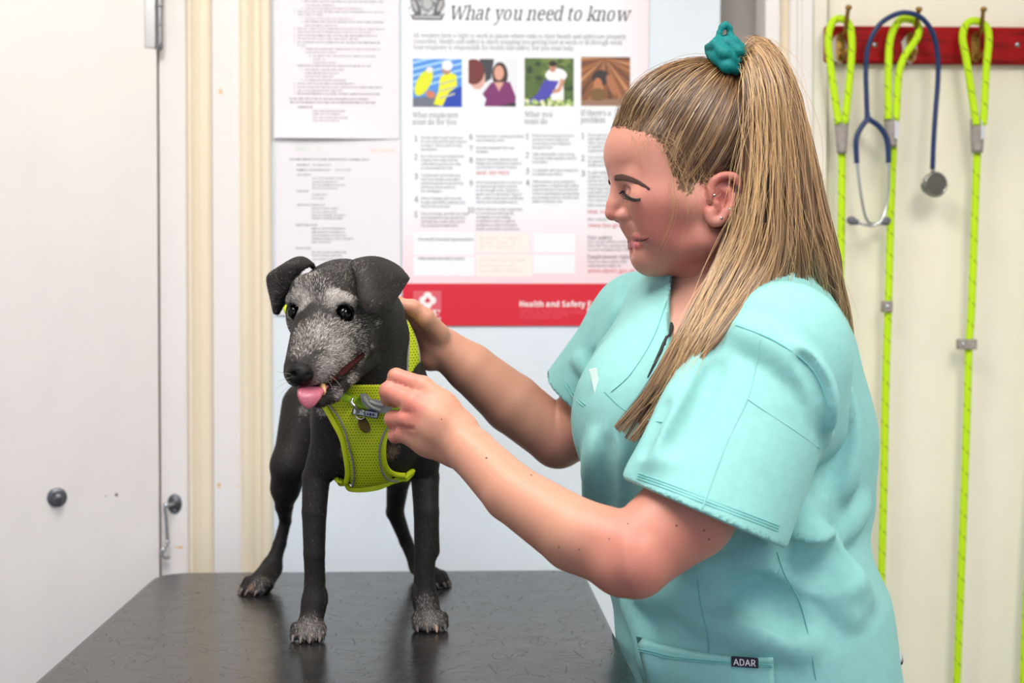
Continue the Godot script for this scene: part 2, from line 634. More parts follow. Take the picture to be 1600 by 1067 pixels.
func build_table():
	var bl := on(247, 889, TABLE_Y)
	var br := on(915, 897, TABLE_Y)
	var fl := on(75, 1067, TABLE_Y)
	var fr := on(985, 1067, TABLE_Y)
	var x0 := (bl.x + fl.x) / 2
	var x1 := (br.x + fr.x) / 2
	var z0 := (bl.z + br.z) / 2
	var z1 := z0 + 1.22
	var t := thing("examination_table", "black rubber topped examination table under the dog", "table", Vector3((x0 + x1) / 2, 0, (z0 + z1) / 2))
	var w := (x1 - x0) / 2
	var d := (z1 - z0) / 2
	var top := Mb.new()
	var prof := [[0.0, -0.032], [0.004, -0.030], [0.005, -0.012], [0.005, -0.005], [0.0035, -0.0018], [0.0, 0.0], [-0.004, 0.0]]   # edge roll: outwards, height
	var ring := 0
	var rad := 0.045
	var seg := 8
	for k in prof.size():
		var o: float = prof[k][0]
		for cn in 4:
			var cx: float = (w - rad) * [1, -1, -1, 1][cn]
			var cz: float = (d - rad) * [-1, -1, 1, 1][cn]
			var a0: float = [-PI / 2, -PI, PI / 2, 0.0][cn]
			for s in seg + 1:
				var a := a0 + (PI / 2) * (1.0 - float(s) / seg)
				top.vert(Vector3(cx + cos(a) * (rad + o), TABLE_Y + prof[k][1], cz + sin(a) * (rad + o)))
		ring = 4 * (seg + 1)
	for k in prof.size() - 1:
		for s in ring:
			var a := k * ring + s
			var b := k * ring + (s + 1) % ring
			top.tri(a, a + ring, b)
			top.tri(b, a + ring, b + ring)
	var mid := top.vert(Vector3(0, TABLE_Y, 0))
	var lo := top.vert(Vector3(0, TABLE_Y - 0.032, 0))
	for s in ring:
		top.tri((prof.size() - 1) * ring + s, mid, (prof.size() - 1) * ring + (s + 1) % ring)
		top.tri(s, (s + 1) % ring, lo)
	var o2 := obj("table_top", top, table_material(), t, true)
	o2.set_meta("label", "scratched black rubber table top")
	var st := Mb.new()
	st.box(Vector3(0, TABLE_Y - 0.055, 0), Vector3(w * 1.7, 0.045, d * 1.8), 0.004)
	obj("under_frame", st, M.dull_metal, t)
	var col := Mb.new()
	col.box(Vector3(0, 0.45, 0), Vector3(0.16, 0.78, 0.22), 0.01)
	obj("column", col, M.white_gloss, t)
	var bs := Mb.new()
	bs.box(Vector3(0, 0.035, 0), Vector3(0.5, 0.07, 0.8), 0.02)
	obj("base", bs, M.white_gloss, t)

# ------------------------------------------------------------------ small things on the wall
func build_wall_things():
	# cabin hook hanging from its plate on the jamb
	var zf := WALL_Z + 0.021
	var p := at(273, 787, zf)
	var t := thing("cabin_hook", "chrome cabin hook hanging from the white door jamb", "hook", p)
	var pl := Mb.new()
	pl.lathe(Vector3.ZERO, Vector3(0, 0, 1), [[0.0165, 0.0], [0.0165, 0.0015], [0.014, 0.003], [0.007, 0.003], [0.006, 0.010], [0.0, 0.010]], 22)
	var po := obj("plate", pl, M.dull_metal, t, true)
	po.scale = Vector3(0.72, 1, 1)
	for s in [-1, 1]:
		var sc := Mb.new()
		sc.lathe(Vector3(0, s * 0.0105, 0.0025), Vector3(0, 0, 1), [[0.0026, 0.0], [0.0024, 0.0012], [0.0, 0.0016]], 10)
		obj("screw", sc, M.steel, t, true)
	var S := 1.0 / 926.0
	var hk := Mb.new()
	hk.tube(spline([Vector3(0, 0.001, 0.009), Vector3(-0.004, 0.001, 0.017), Vector3(-9 * S, 1 * S, 0.021), Vector3(-11 * S, -6 * S, 0.021), Vector3(-10 * S, -16 * S, 0.019), Vector3(-9 * S, -40 * S, 0.017), Vector3(-8.5 * S, -58 * S, 0.016), Vector3(-12 * S, -65 * S, 0.019), Vector3(-15 * S, -70 * S, 0.021), Vector3(-15 * S, -77 * S, 0.020), Vector3(-11 * S, -81 * S, 0.016), Vector3(-6 * S, -80.5 * S, 0.012)], 6), 0.0030, 10)
	obj("hook", hk, M.chrome, t, true)
	for q in [[-9, 0, 0.021, 0.0052], [-9, -57, 0.016, 0.0042], [-14, -68, 0.021, 0.0048]]:
		var ball := Mb.new()
		ball.lathe(Vector3(q[0] * S, q[1] * S, q[2]), Vector3(0, 1, 0), [[0.0, -q[3]], [q[3] * 0.7, -q[3] * 0.7], [q[3], 0.0], [q[3] * 0.7, q[3] * 0.7], [0.0, q[3]]], 14)
		obj("joint", ball, M.chrome, t, true)
	# chips in the paint of the frame
	var chip := mat("bare_wood", Color(0.87, 0.73, 0.55), 0.8)
	for q in [[345, 143, 4.5, 6, WALL_Z + 0.0241], [342, 758, 3.5, 6, WALL_Z + 0.0241], [280, 855, 10, 2.5, WALL_Z + 0.0212], [372, 760, 1.5, 2, WALL_Z + 0.0241]]:
		var cp := Mb.new()
		var o := at(q[0], q[1], q[4])
		var pts := []
		for k in 9:
			var a := -TAU * k / 9.0
			pts.append(o + Vector3(cos(a) * q[2], sin(a) * q[3], 0) * S * (0.75 + 0.3 * sin(k * 2.3 + q[0])))
		cp.face(pts)
		obj("paint_chip", cp, chip, get_node("trim_1"))

	# two printed sheets, one above the other, pinned to the wall
	var z := WALL_Z + 0.002
	sheet("printed_sheet", "upper typed paper sheet on the wall, beside the safety poster", 428, -60, 624, 217, z + 0.0015, 1)
	sheet("printed_sheet", "lower typed paper sheet on the wall, with green and orange headings", 430, 216, 626, 492, z, 2)

func sheet(called: String, label: String, x0: float, y0: float, x1: float, y1: float, z: float, kind: int):
	var a := at(x0, y0, z)
	var b := at(x1, y1, z)
	var w := b.x - a.x
	var h := a.y - b.y
	var t := thing(called, label, "paper sheet", Vector3(a.x, b.y, z), "typed sheets on the wall")
	var mb := Mb.new()
	var cols := 10
	var rows := 12
	for side in 2:
		var first := mb.v.size()
		for j in rows + 1:
			for i in cols + 1:
				var u := float(i) / cols
				var q := float(j) / rows
				var curl := 0.0015 * sin(u * 5.0 + kind) * (1.0 - q) + (0.006 * pow(maxf(0, 1.0 - q * 6.0), 2.0) * (1.0 - pow(u * 1.6 - 0.6, 2.0)) if kind == 1 else 0.0)
				mb.vert(Vector3(u * w, q * h, maxf(curl, 0) + 0.0003 * side), Vector2(u, 1.0 - q))
		for j in rows:
			for i in cols:
				var p := first + j * (cols + 1) + i
				if side:
					mb.tri(p, p + cols + 1, p + 1)
					mb.tri(p + 1, p + cols + 1, p + cols + 2)
				else:
					mb.tri(p, p + 1, p + cols + 1)
					mb.tri(p + 1, p + cols + 2, p + cols + 1)
	var im := Image.create(840, 1188, false, Image.FORMAT_RGB8)
	im.fill(Color(0.895, 0.88, 0.905) if kind == 1 else Color(0.895, 0.885, 0.905))
	var r := RandomNumberGenerator.new()
	r.seed = 40 + kind
	var lines := []      # [y, x, width in px of the photograph, boldness]
	if kind == 1:
		lines = [[-6, 476, 118, .4], [2, 476, 122, .45], [8, 477, 45, .4], [13, 477, 90, .4], [18, 465, 135, .45], [23, 465, 40, .4], [29, 476, 76, .35], [34, 476, 124, .5], [40, 476, 50, .5], [45, 464, 136, .4], [50, 465, 116, .4], [55.5, 464, 124, .55], [60.5, 465, 95, .45], [66, 464, 130, .55], [71.5, 464, 14, .4], [76.5, 477, 118, .45], [82, 477, 48, .4], [87.5, 489, 98, .45], [93, 489, 18, .35], [98, 489, 34, .4], [103, 464, 116, .55], [109, 476, 62, .5], [114.5, 476, 53, .5], [120, 476, 44, .45], [125.5, 476, 64, .5], [131, 464, 90, .5], [136.5, 465, 132, .5], [142, 465, 70, .45], [147, 464, 130, .6], [155, 452, 125, .8], [160.5, 453, 134, .8], [168, 465, 22, .6], [174, 488, 50, .45], [179, 488, 42, .45], [184.5, 488, 54, .5], [189.5, 488, 42, .45]]
	else:
		lines = [[249, 453, 57, .85], [249, 513, 64, .8], [257.5, 464, 20, .7], [257.5, 488, 29, .4], [265.5, 464, 52, .75], [265.5, 524, 25, .4], [273, 464, 21, .55], [278.5, 488, 50, .45], [284, 488, 40, .45], [289, 488, 52, .5], [294, 488, 40, .45], [298.5, 463, 18, .55], [304, 487, 24, .45], [309.5, 487, 20, .45], [320, 463, 44, .55], [325.5, 487, 42, .5], [331, 487, 38, .5], [336, 487, 52, .5], [341, 487, 49, .55], [351.5, 462, 34, .6], [357, 487, 52, .55], [362.5, 487, 50, .55], [368, 487, 55, .55], [373, 487, 64, .55], [378, 487, 30, .5], [388, 462, 23, .6], [394, 487, 54, .5], [399, 487, 48, .5], [405, 487, 50, .5], [415, 462, 30, .55], [421, 487, 44, .5], [427, 487, 50, .5], [440, 462, 28, .5], [446, 487, 46, .5], [452, 487, 50, .5]]
	var sx := 840.0 / (x1 - x0)
	var sy := 1188.0 / (y1 - y0)
	for l in lines:
		greek(im, r, (l[1] - x0) * sx, (l[0] - y0) * sy, l[2] * sx, 2.5 * sy, minf(l[3] * 1.45, 1.0), Color(0.20, 0.19, 0.23))
		if kind == 1 and l[2] > 60 and l[0] < 150:
			greek(im, r, (l[1] - 6 - x0) * sx, (l[0] - y0) * sy, 2.2 * sx, 2.0 * sy, 0.5, Color(0.25, 0.24, 0.28))
	if kind == 2:
		greek(im, r, (462 - x0) * sx, (232.5 - y0) * sy, 16 * sx, 6 * sy, 0.35, Color(0.45, 0.72, 0.45))
		greek(im, r, (482 - x0) * sx, (232.5 - y0) * sy, 3 * sx, 6 * sy, 0.3, Color(0.45, 0.72, 0.45))
		greek(im, r, (495 - x0) * sx, (232.5 - y0) * sy, 6 * sx, 6 * sy, 0.25, Color(0.45, 0.72, 0.45))
		greek(im, r, (579 - x0) * sx, (235 - y0) * sy, 38 * sx, 3.4 * sy, 0.5, Color(0.95, 0.58, 0.25))
	var m := mat("typed_paper_%d" % kind, Color.WHITE, 0.62)
	m.albedo_texture = ImageTexture.create_from_image(im)
	m.texture_repeat = false
	obj("page", mb, m, t, true)

# type too small to read: rows of letter strokes with gaps between words
func greek(im: Image, r: RandomNumberGenerator, x: float, y: float, w: float, h: float, ink: float, col: Color):
	var p := x
	while p < x + w:
		var word := r.randf_range(14, 50)
		var q := p
		while q < minf(p + word, x + w):
			var lw := r.randi_range(3, 6)
			var tall := h * (1.35 if r.randf() < 0.25 else 1.0)
			var rect := Rect2i(int(q), int(y - tall / 2), lw, maxi(2, int(tall)))
			for iy in range(rect.position.y, rect.end.y):
				for ixx in range(rect.position.x, rect.end.x):
					if ixx >= 0 and iy >= 0 and ixx < im.get_width() and iy < im.get_height() and r.randf() < 0.8:
						im.set_pixel(ixx, iy, im.get_pixel(ixx, iy).lerp(col, ink * r.randf_range(0.55, 1.0)))
			q += lw + r.randi_range(1, 3)
		p += word + r.randf_range(5, 9)

# ------------------------------------------------------------------ the safety poster
var pz := WALL_Z + 0.003
var pa: Vector3
var pb: Vector3
const PW := 840
const PH := 1188

func ppx(px: float, py: float) -> Vector2:           # a place on the poster, in its print's pixels
	var w := at(px, py, pz)
	return Vector2((w.x - pa.x) / (pb.x - pa.x) * PW, (pa.y - w.y) / (pa.y - pb.y) * PH)

func fill_ell(im: Image, c: Vector2, rx: float, ry: float, col: Color, clip: Rect2, turn := 0.0):
	var m := maxf(rx, ry)
	var cs := cos(turn)
	var sn := sin(turn)
	for y in range(int(maxf(c.y - m, clip.position.y)), int(minf(c.y + m + 1, clip.end.y))):
		for x in range(int(maxf(c.x - m, clip.position.x)), int(minf(c.x + m + 1, clip.end.x))):
			var d := Vector2(x, y) - c
			var q := Vector2((d.x * cs + d.y * sn) / rx, (-d.x * sn + d.y * cs) / ry)
			if q.length_squared() < 1.0:
				im.set_pixel(x, y, col)

func fill_poly(im: Image, pts: Array, col: Color, clip: Rect2):
	var poly := PackedVector2Array(pts)
	var lo := poly[0]
	var hi := poly[0]
	for p in poly:
		lo = lo.min(p)
		hi = hi.max(p)
	lo = lo.max(clip.position)
	hi = hi.min(clip.end)
	for y in range(int(lo.y), int(hi.y)):
		for x in range(int(lo.x), int(hi.x)):
			if Geometry2D.is_point_in_polygon(Vector2(x, y), poly):
				im.set_pixel(x, y, col)

func photo_rect(im: Image, x0: float, y0: float, x1: float, y1: float) -> Rect2:
	var a := ppx(x0, y0)
	var b := ppx(x1, y1)
	return Rect2(a.floor(), (b - a).floor())

func build_poster():
	pa = at(628, -36, pz)
	pb = at(1012.5, 509, pz)
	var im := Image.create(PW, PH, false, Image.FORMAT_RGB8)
	var all := Rect2(0, 0, PW, PH)
	var y_red := ppx(800, 443).y
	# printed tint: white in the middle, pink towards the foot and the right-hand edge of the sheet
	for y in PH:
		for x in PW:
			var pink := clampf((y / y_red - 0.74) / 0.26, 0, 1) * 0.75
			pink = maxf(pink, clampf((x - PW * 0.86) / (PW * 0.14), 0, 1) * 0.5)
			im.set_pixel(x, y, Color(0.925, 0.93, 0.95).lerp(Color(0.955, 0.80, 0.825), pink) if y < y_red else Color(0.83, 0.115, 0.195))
	# boxes for names, two of them filled in on yellowed slips
	for b in [[646, 362, 742, 399], [646, 401, 742, 431], [834, 365, 899, 395], [834, 398, 899, 427]]:
		var r := photo_rect(im, b[0], b[1], b[2], b[3])
		im.fill_rect(Rect2i(r), Color(0.93, 0.935, 0.955))
	var rg := RandomNumberGenerator.new()
	rg.seed = 9
	for b in [[744, 365, 826, 394], [744, 399, 832, 432]]:
		var r := photo_rect(im, b[0], b[1], b[2], b[3])
		im.fill_rect(Rect2i(r), Color(0.945, 0.91, 0.885))
		for k in 3:
			greek(im, rg, r.position.x + 10, r.position.y + r.size.y * (0.25 + 0.25 * k), r.size.x * rg.randf_range(0.6, 0.85), 9, 0.16, Color(0.62, 0.42, 0.3))
	# thin rules
	for b in [[45, 0.3], [86, 0.3], [201, 0.3]]:
		var a := ppx(645, b[0])
		var e := ppx(985, b[0] - 3)
		im.fill_rect(Rect2i(int(a.x), int(a.y), int(e.x - a.x), 1), Color(0.82, 0.83, 0.86))
	# the four pictures
	var r1 := photo_rect(im, 645, 92, 722, 168)
	im.fill_rect(Rect2i(r1), Color(0.30, 0.55, 0.86))
	var s := r1.size.x / 100.0
	var P := func(r: Rect2, x: float, y: float) -> Vector2: return r.position + Vector2(x, y) * r.size.x / 100.0
	for k in 5:
		fill_poly(im, [P.call(r1, -10, 8 + k * 13), P.call(r1, 110, -22 + k * 13), P.call(r1, 110, -18 + k * 13), P.call(r1, -10, 13 + k * 13)], Color(0.62, 0.80, 0.96), r1)
	fill_poly(im, [P.call(r1, 60, 72), P.call(r1, 110, 50), P.call(r1, 110, 110), P.call(r1, 60, 110)], Color(0.10, 0.25, 0.68), r1)
	fill_poly(im, [P.call(r1, 0, 80), P.call(r1, 45, 74), P.call(r1, 55, 100), P.call(r1, 0, 100)], Color(0.42, 0.44, 0.50), r1)
	fill_ell(im, P.call(r1, 22, 48), 14 * s, 30 * s, Color(0.86, 0.88, 0.10), r1, 0.5)
	fill_ell(im, P.call(r1, 34, 22), 7 * s, 6 * s, Color(0.88, 0.86, 0.86), r1)
	fill_poly(im, [P.call(r1, 55, 38), P.call(r1, 70, 26), P.call(r1, 88, 32), P.call(r1, 90, 54), P.call(r1, 72, 70), P.call(r1, 60, 96), P.call(r1, 42, 92), P.call(r1, 52, 64)], Color(0.90, 0.90, 0.08), r1)
	for k in 3:
		fill_poly(im, [P.call(r1, 54, 50 + k * 14), P.call(r1, 86, 40 + k * 14), P.call(r1, 86, 44 + k * 14), P.call(r1, 54, 54 + k * 14)], Color(0.74, 0.76, 0.60), r1)
	fill_ell(im, P.call(r1, 68, 22), 9 * s, 10 * s, Color(0.70, 0.52, 0.46), r1)
	fill_ell(im, P.call(r1, 70, 13), 11 * s, 10 * s, Color(0.93, 0.92, 0.94), r1)
	fill_ell(im, P.call(r1, 36, 72), 10 * s, 7 * s, Color(0.80, 0.48, 0.34), r1, 0.4)
	var r2 := photo_rect(im, 732, 92, 809, 167)
	im.fill_rect(Rect2i(r2), Color(0.88, 0.89, 0.91))
	fill_poly(im, [P.call(r2, 22, 0), P.call(r2, 52, 0), P.call(r2, 46, 40), P.call(r2, 30, 50)], Color(0.22, 0.23, 0.26), r2)
	fill_ell(im, P.call(r2, 64, 32), 16 * s, 26 * s, Color(0.25, 0.17, 0.16), r2)
	fill_ell(im, P.call(r2, 62, 28), 10 * s, 15 * s, Color(0.85, 0.62, 0.54), r2)
	fill_poly(im, [P.call(r2, 26, 74), P.call(r2, 46, 48), P.call(r2, 84, 46), P.call(r2, 97, 78), P.call(r2, 94, 96), P.call(r2, 34, 98)], Color(0.47, 0.16, 0.40), r2)
	fill_poly(im, [P.call(r2, 52, 47), P.call(r2, 72, 47), P.call(r2, 62, 66)], Color(0.85, 0.63, 0.56), r2)
	fill_ell(im, P.call(r2, 18, 38), 16 * s, 24 * s, Color(0.84, 0.66, 0.60), r2)
	fill_ell(im, P.call(r2, 10, 26), 22 * s, 26 * s, Color(0.42, 0.16, 0.14), r2)
	fill_poly(im, [P.call(r2, 0, 60), P.call(r2, 22, 62), P.call(r2, 36, 82), P.call(r2, 30, 100), P.call(r2, 0, 100)], Color(0.92, 0.92, 0.93), r2)
	fill_poly(im, [P.call(r2, 60, 96), P.call(r2, 97, 88), P.call(r2, 97, 100), P.call(r2, 60, 100)], Color(0.14, 0.13, 0.15), r2)
	var r3 := photo_rect(im, 820, 91, 897, 167)
	for y in int(r3.size.y):
		for x in int(r3.size.x):
			var q := rg.randf()
			im.set_pixel(int(r3.position.x) + x, int(r3.position.y) + y, Color(0.22, 0.32, 0.13).lerp(Color(0.48, 0.56, 0.26), q * q))
	for k in 26:
		fill_ell(im, P.call(r3, rg.randf() * 100, rg.randf() * 60), rg.randf_range(4, 10) * s, rg.randf_range(4, 9) * s, [Color(0.26, 0.36, 0.14), Color(0.42, 0.50, 0.22), Color(0.16, 0.24, 0.10)][k % 3], r3)
	fill_ell(im, P.call(r3, 64, 34), 22 * s, 14 * s, Color(0.93, 0.93, 0.93), r3)
	fill_poly(im, [P.call(r3, 48, 36), P.call(r3, 78, 30), P.call(r3, 80, 86), P.call(r3, 54, 86)], Color(0.92, 0.92, 0.92), r3)
	fill_ell(im, P.call(r3, 57, 18), 7 * s, 10 * s, Color(0.74, 0.52, 0.42), r3)
	fill_ell(im, P.call(r3, 57, 11), 8 * s, 6 * s, Color(0.16, 0.12, 0.10), r3)
	fill_poly(im, [P.call(r3, 40, 44), P.call(r3, 70, 46), P.call(r3, 56, 72), P.call(r3, 34, 90), P.call(r3, 2, 92), P.call(r3, 26, 72)], Color(0.29, 0.26, 0.68), r3)
	fill_poly(im, [P.call(r3, 74, 40), P.call(r3, 82, 46), P.call(r3, 72, 68), P.call(r3, 56, 72), P.call(r3, 56, 66), P.call(r3, 68, 60)], Color(0.78, 0.56, 0.45), r3)
	for k in 30:
		fill_ell(im, P.call(r3, rg.randf_range(0, 100), rg.randf_range(84, 100)), 5 * s, 4 * s, [Color(0.74, 0.80, 0.50), Color(0.62, 0.72, 0.40), Color(0.85, 0.87, 0.70)][k % 3], r3)
	var r4 := photo_rect(im, 908, 89, 985, 166)
	im.fill_rect(Rect2i(r4), Color(0.52, 0.31, 0.18))
	for k in 16:
		var a := -0.3 + k * 0.24
		fill_poly(im, [P.call(r4, 48, 2), P.call(r4, 48 + cos(a) * 140, 2 + sin(a) * 140), P.call(r4, 48 + cos(a + 0.1) * 140, 2 + sin(a + 0.1) * 140)], [Color(0.66, 0.42, 0.25), Color(0.38, 0.22, 0.13), Color(0.76, 0.53, 0.34)][k % 3], r4)
	fill_poly(im, [P.call(r4, 0, 88), P.call(r4, 100, 84), P.call(r4, 100, 100), P.call(r4, 0, 100)], Color(0.58, 0.44, 0.36), r4)
	fill_ell(im, P.call(r4, 40, 42), 18 * s, 16 * s, Color(0.17, 0.13, 0.14), r4)
	fill_ell(im, P.call(r4, 34, 56), 9 * s, 14 * s, Color(0.72, 0.46, 0.30), r4)
	fill_ell(im, P.call(r4, 34, 76), 17 * s, 13 * s, Color(0.46, 0.34, 0.16), r4)
	fill_ell(im, P.call(r4, 62, 56), 8 * s, 22 * s, Color(0.66, 0.42, 0.28), r4, -0.4)
	# the crest, engraved in grey
	var cr := photo_rect(im, 638, -24, 698, 33)
	for k in 1500:
		var q := Vector2(rg.randfn(0.5, 0.22), rg.randfn(0.5, 0.24))
		if q.x < 0.02 or q.x > 0.98 or q.y < 0.02 or q.y > 0.98:
			continue
		var edge := absf(q.x - 0.5) * 2.0
		fill_ell(im, cr.position + q * cr.size, rg.randf_range(0.8, 3.0), rg.randf_range(0.8, 3.4), Color(0.25, 0.25, 0.26) if rg.randf() < 0.45 + edge * 0.3 else Color(0.78, 0.78, 0.80), cr, rg.randf() * 3.0)
	fill_ell(im, cr.position + cr.size * Vector2(0.5, 0.52), cr.size.x * 0.17, cr.size.y * 0.22, Color(0.52, 0.52, 0.54), cr)
	fill_ell(im, cr.position + cr.size * Vector2(0.5, 0.52), cr.size.x * 0.12, cr.size.y * 0.16, Color(0.70, 0.70, 0.71), cr)
	for sx in [-1, 1]:
		fill_ell(im, cr.position + cr.size * Vector2(0.5 + sx * 0.30, 0.62), cr.size.x * 0.10, cr.size.y * 0.30, Color(0.36, 0.36, 0.38), cr, sx * 0.35)
		fill_ell(im, cr.position + cr.size * Vector2(0.5 + sx * 0.33, 0.58), cr.size.x * 0.05, cr.size.y * 0.18, Color(0.68, 0.68, 0.69), cr, sx * 0.35)
	fill_poly(im, [cr.position + cr.size * Vector2(0.06, 0.84), cr.position + cr.size * Vector2(0.94, 0.84), cr.position + cr.size * Vector2(0.88, 0.99), cr.position + cr.size * Vector2(0.12, 0.99)], Color(0.34, 0.34, 0.36), cr)
	fill_poly(im, [cr.position + cr.size * Vector2(0.12, 0.87), cr.position + cr.size * Vector2(0.88, 0.87), cr.position + cr.size * Vector2(0.84, 0.93), cr.position + cr.size * Vector2(0.16, 0.93)], Color(0.76, 0.76, 0.77), cr)
	# the knot emblem on its hatched square, and the bar code
	var lg := photo_rect(im, 646, 455, 690, 486)
	var hy := 0
	while hy < lg.size.y:
		im.fill_rect(Rect2i(int(lg.position.x), int(lg.position.y) + hy, int(lg.size.x), 2), Color(0.90, 0.52, 0.56))
		hy += 4
	var kc := ppx(668, 469)
	for k in 4:
		var a := k * PI / 2
		fill_ell(im, kc + Vector2(cos(a), sin(a)) * 15, 14, 14, Color(0.96, 0.93, 0.93), all)
	fill_poly(im, [kc + Vector2(0, -12), kc + Vector2(12, 6), kc + Vector2(-12, 6)], Color(0.80, 0.13, 0.20), all)
	im.fill_rect(Rect2i(int(kc.x) - 2, int(kc.y) + 4, 5, 6), Color(0.80, 0.13, 0.20))
	var bc := photo_rect(im, 918, 481, 955.5, 498)
	im.fill_rect(Rect2i(bc), Color(0.94, 0.92, 0.93))
	var bx := bc.position.x + 8
	while bx < bc.end.x - 10:
		var bw := rg.randi_range(1, 5)
		im.fill_rect(Rect2i(int(bx), int(bc.position.y) + 4, bw, int(bc.size.y) - 13), Color(0.12, 0.10, 0.12))
		bx += bw + rg.randi_range(1, 5)
	var gq := photo_rect(im, 967, 470, 980, 484)
	im.fill_rect(Rect2i(gq), Color(0.50, 0.60, 0.55))
	for k in 4:
		greek(im, rg, ppx(812, 0).x, ppx(812, 485 + k * 4.0).y, [215, 222, 165, 140][k] * 1.0, 4, 0.45, Color(0.95, 0.75, 0.77))
	var t := thing("safety_poster", "large white and red health and safety wall poster with four pictures", "poster", Vector3(pa.x, pb.y, pz))
	var mb := Mb.new()
	var w := pb.x - pa.x
	var h := pa.y - pb.y
	mb.box(Vector3(w / 2, h / 2, -0.0006), Vector3(w, h, 0.0012), 0.0)
	for k in mb.v.size():
		mb.uv[k] = Vector2(mb.v[k].x / w, 1.0 - mb.v[k].y / h)
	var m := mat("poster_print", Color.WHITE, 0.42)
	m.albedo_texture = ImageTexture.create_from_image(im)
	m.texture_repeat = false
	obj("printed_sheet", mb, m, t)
	# lettering, at its place and size
	var W := func(px: float, py: float) -> Vector3: return at(px, py, pz + 0.0004) - Vector3(pa.x, pb.y, pz)
	var U := 1.0 / 926.0                     # one pixel of the photograph on this wall
	text("heading_text", t, "What you need to know", serif, 31 * U, W.call(706, 1), M.ink, 0.0, 0.80, 0.22)
	text("intro_text", t, "All workers have a right to work in places where risks to their health and safety are properly\ncontrolled. Health and safety is about stopping you getting hurt at work or ill through work.\nYour employer is responsible for health and safety, but you must help.", serif, 9.5 * U, W.call(645, 49), M.ink_grey, -2.2 * U, 0.79)
	var hd := 12.0 * U
	text("column_heading_text", t, "What employers\nmust do for you", serif, hd, W.call(644, 172), M.ink_grey, -3.6 * U, 0.76)
	text("column_heading_text", t, "What you\nmust do", serif, hd, W.call(819, 171), M.ink_grey, -3.6 * U, 0.8)
	text("column_heading_text", t, "If there's a\nproblem", serif, hd, W.call(907, 169), M.ink_grey, -3.6 * U, 0.8)
	var items := [
		[647, 211, "1", "Decide what could harm you\nin your job and the precautions\nto stop it. This is part of risk\nassessment."],
		[647, 240, "2", "In a way you can understand,\nexplain how risks will be\ncontrolled and tell you who\nis responsible for this."],
		[647, 270, "3", "Consult and work with you\nand your health and safety\nrepresentatives in protecting\neveryone from harm in\nthe workplace."],
		[647, 306, "4", "Free of charge, give you the\nhealth and safety training you\nneed to do your job."],
		[647, 330, "5", "Free of charge, provide you with\nany equipment and protective\nclothing you need, and ensure\nit is properly looked after."],
		[733, 209, "6", "Provide toilets, washing facilities\nand drinking water."],
		[733, 227, "7", "Provide adequate first-aid\nfacilities."],
		[733, 245, "8", "Report injuries, diseases and\ndangerous incidents at work to\nour Incident Contact Centre:"],
		[733, 281, "9", "Have insurance that covers you\nin case you get hurt at work\nor ill through work. Display a\nhard copy or electronic copy of\nthe current insurance certificate\nwhere you can easily read it."],
		[730, 323, "10", "Work with any other employers\nor contractors sharing the\nworkplace or providing\nemployees (such as agency\nworkers), so that everyone's\nhealth and safety is protected."],
		[821, 208, "1", "Follow the training you have\nreceived when using any\nwork items your employer\nhas given you."],
		[821, 237, "2", "Take reasonable care of your\nown and other people's health\nand safety."],
		[821, 262, "3", "Co-operate with your employer\non health and safety."],
		[821, 280, "4", "Tell someone (your employer,\nsupervisor, or health and safety\nrepresentative) if you think the\nwork or inadequate precautions\nare putting anyone's health and\nsafety at serious risk."],
		[908, 207, "1", "If you are worried about health\nand safety in your workplace,\ntalk to your employer, supervisor,\nor health and safety\nrepresentative."],
		[908, 242, "2", "You can also look at our website\nfor general information about\nhealth and safety at work."],
		[908, 266, "3", "If, after talking with your\nemployer, you are still worried,\nphone our Infoline. We can put\nyou in touch with the local\nenforcing authority for health\nand safety and the Employment\nMedical Advisory Service. You\ndon't have to give your name."],
	]
	for it in items:
		text("number_text", t, it[2], serif, 12.5 * U, W.call(it[0], it[1] - 2.5), M.ink, 0.0, 0.85)
		text("item_text", t, it[3], serif, 6.0 * U, W.call(it[0] + 10.5 if it[2] != "10" else it[0] + 13.5, it[1]), M.ink_grey, -1.1 * U, 0.80)
	text("number_text", t, "0845 300 9923", serif, 8.2 * U, W.call(743.5, 265), M.ink_red, 0.0, 0.94)
	text("item_text", t, "HSE Infoline:", serif, 6.0 * U, W.call(918, 317), M.ink_grey, 0.0, 0.9)
	text("number_text", t, "0845 345 0055", serif, 8.2 * U, W.call(918, 326), M.ink_red, 0.0, 0.94)
	text("item_text", t, "HSE website:", serif, 6.0 * U, W.call(918, 339), M.ink_grey, 0.0, 0.9)
	text("address_text", t, "www.hse.gov.uk", serif, 8.2 * U, W.call(918, 347), M.ink_red, 0.0, 1.0)
	text("notice_text", t, "Fire safety", serif, 8.5 * U, W.call(918, 366), M.ink, 0.0, 0.9)
	text("item_text", t, "You can get advice on fire safety\nfrom the Fire and Rescue Services\nor your workplace fire officer.", serif, 6.0 * U, W.call(918, 374), M.ink_grey, -1.1 * U, 0.84)
	text("notice_text", t, "Employment rights", serif, 8.5 * U, W.call(918, 396), M.ink, 0.0, 0.9)
	text("item_text", t, "Find out more about your\nemployment rights at:", serif, 6.0 * U, W.call(918, 405), M.ink_grey, -1.1 * U, 0.84)
	text("address_text", t, "www.direct.gov.uk", serif, 8.2 * U, W.call(918, 418), M.ink_red, 0.0, 1.0)
	text("item_text", t, "Your health and safety representatives:", serif, 6.0 * U, W.call(653, 370), M.ink, 0.0, 0.78)
	text("item_text", t, "Other health and safety contacts:", serif, 6.0 * U, W.call(653, 400), M.ink, 0.0, 0.78)
	text("publisher_text", t, "Health and Safety Executive", sans_bold, 13.0 * U, W.call(811, 467), M.ink_white, 0.0, 0.93)
	text("emblem_text", t, "HSE", serif_bold(), 21.0 * U, W.call(645, 479), M.ink_white, 0.0, 1.0)

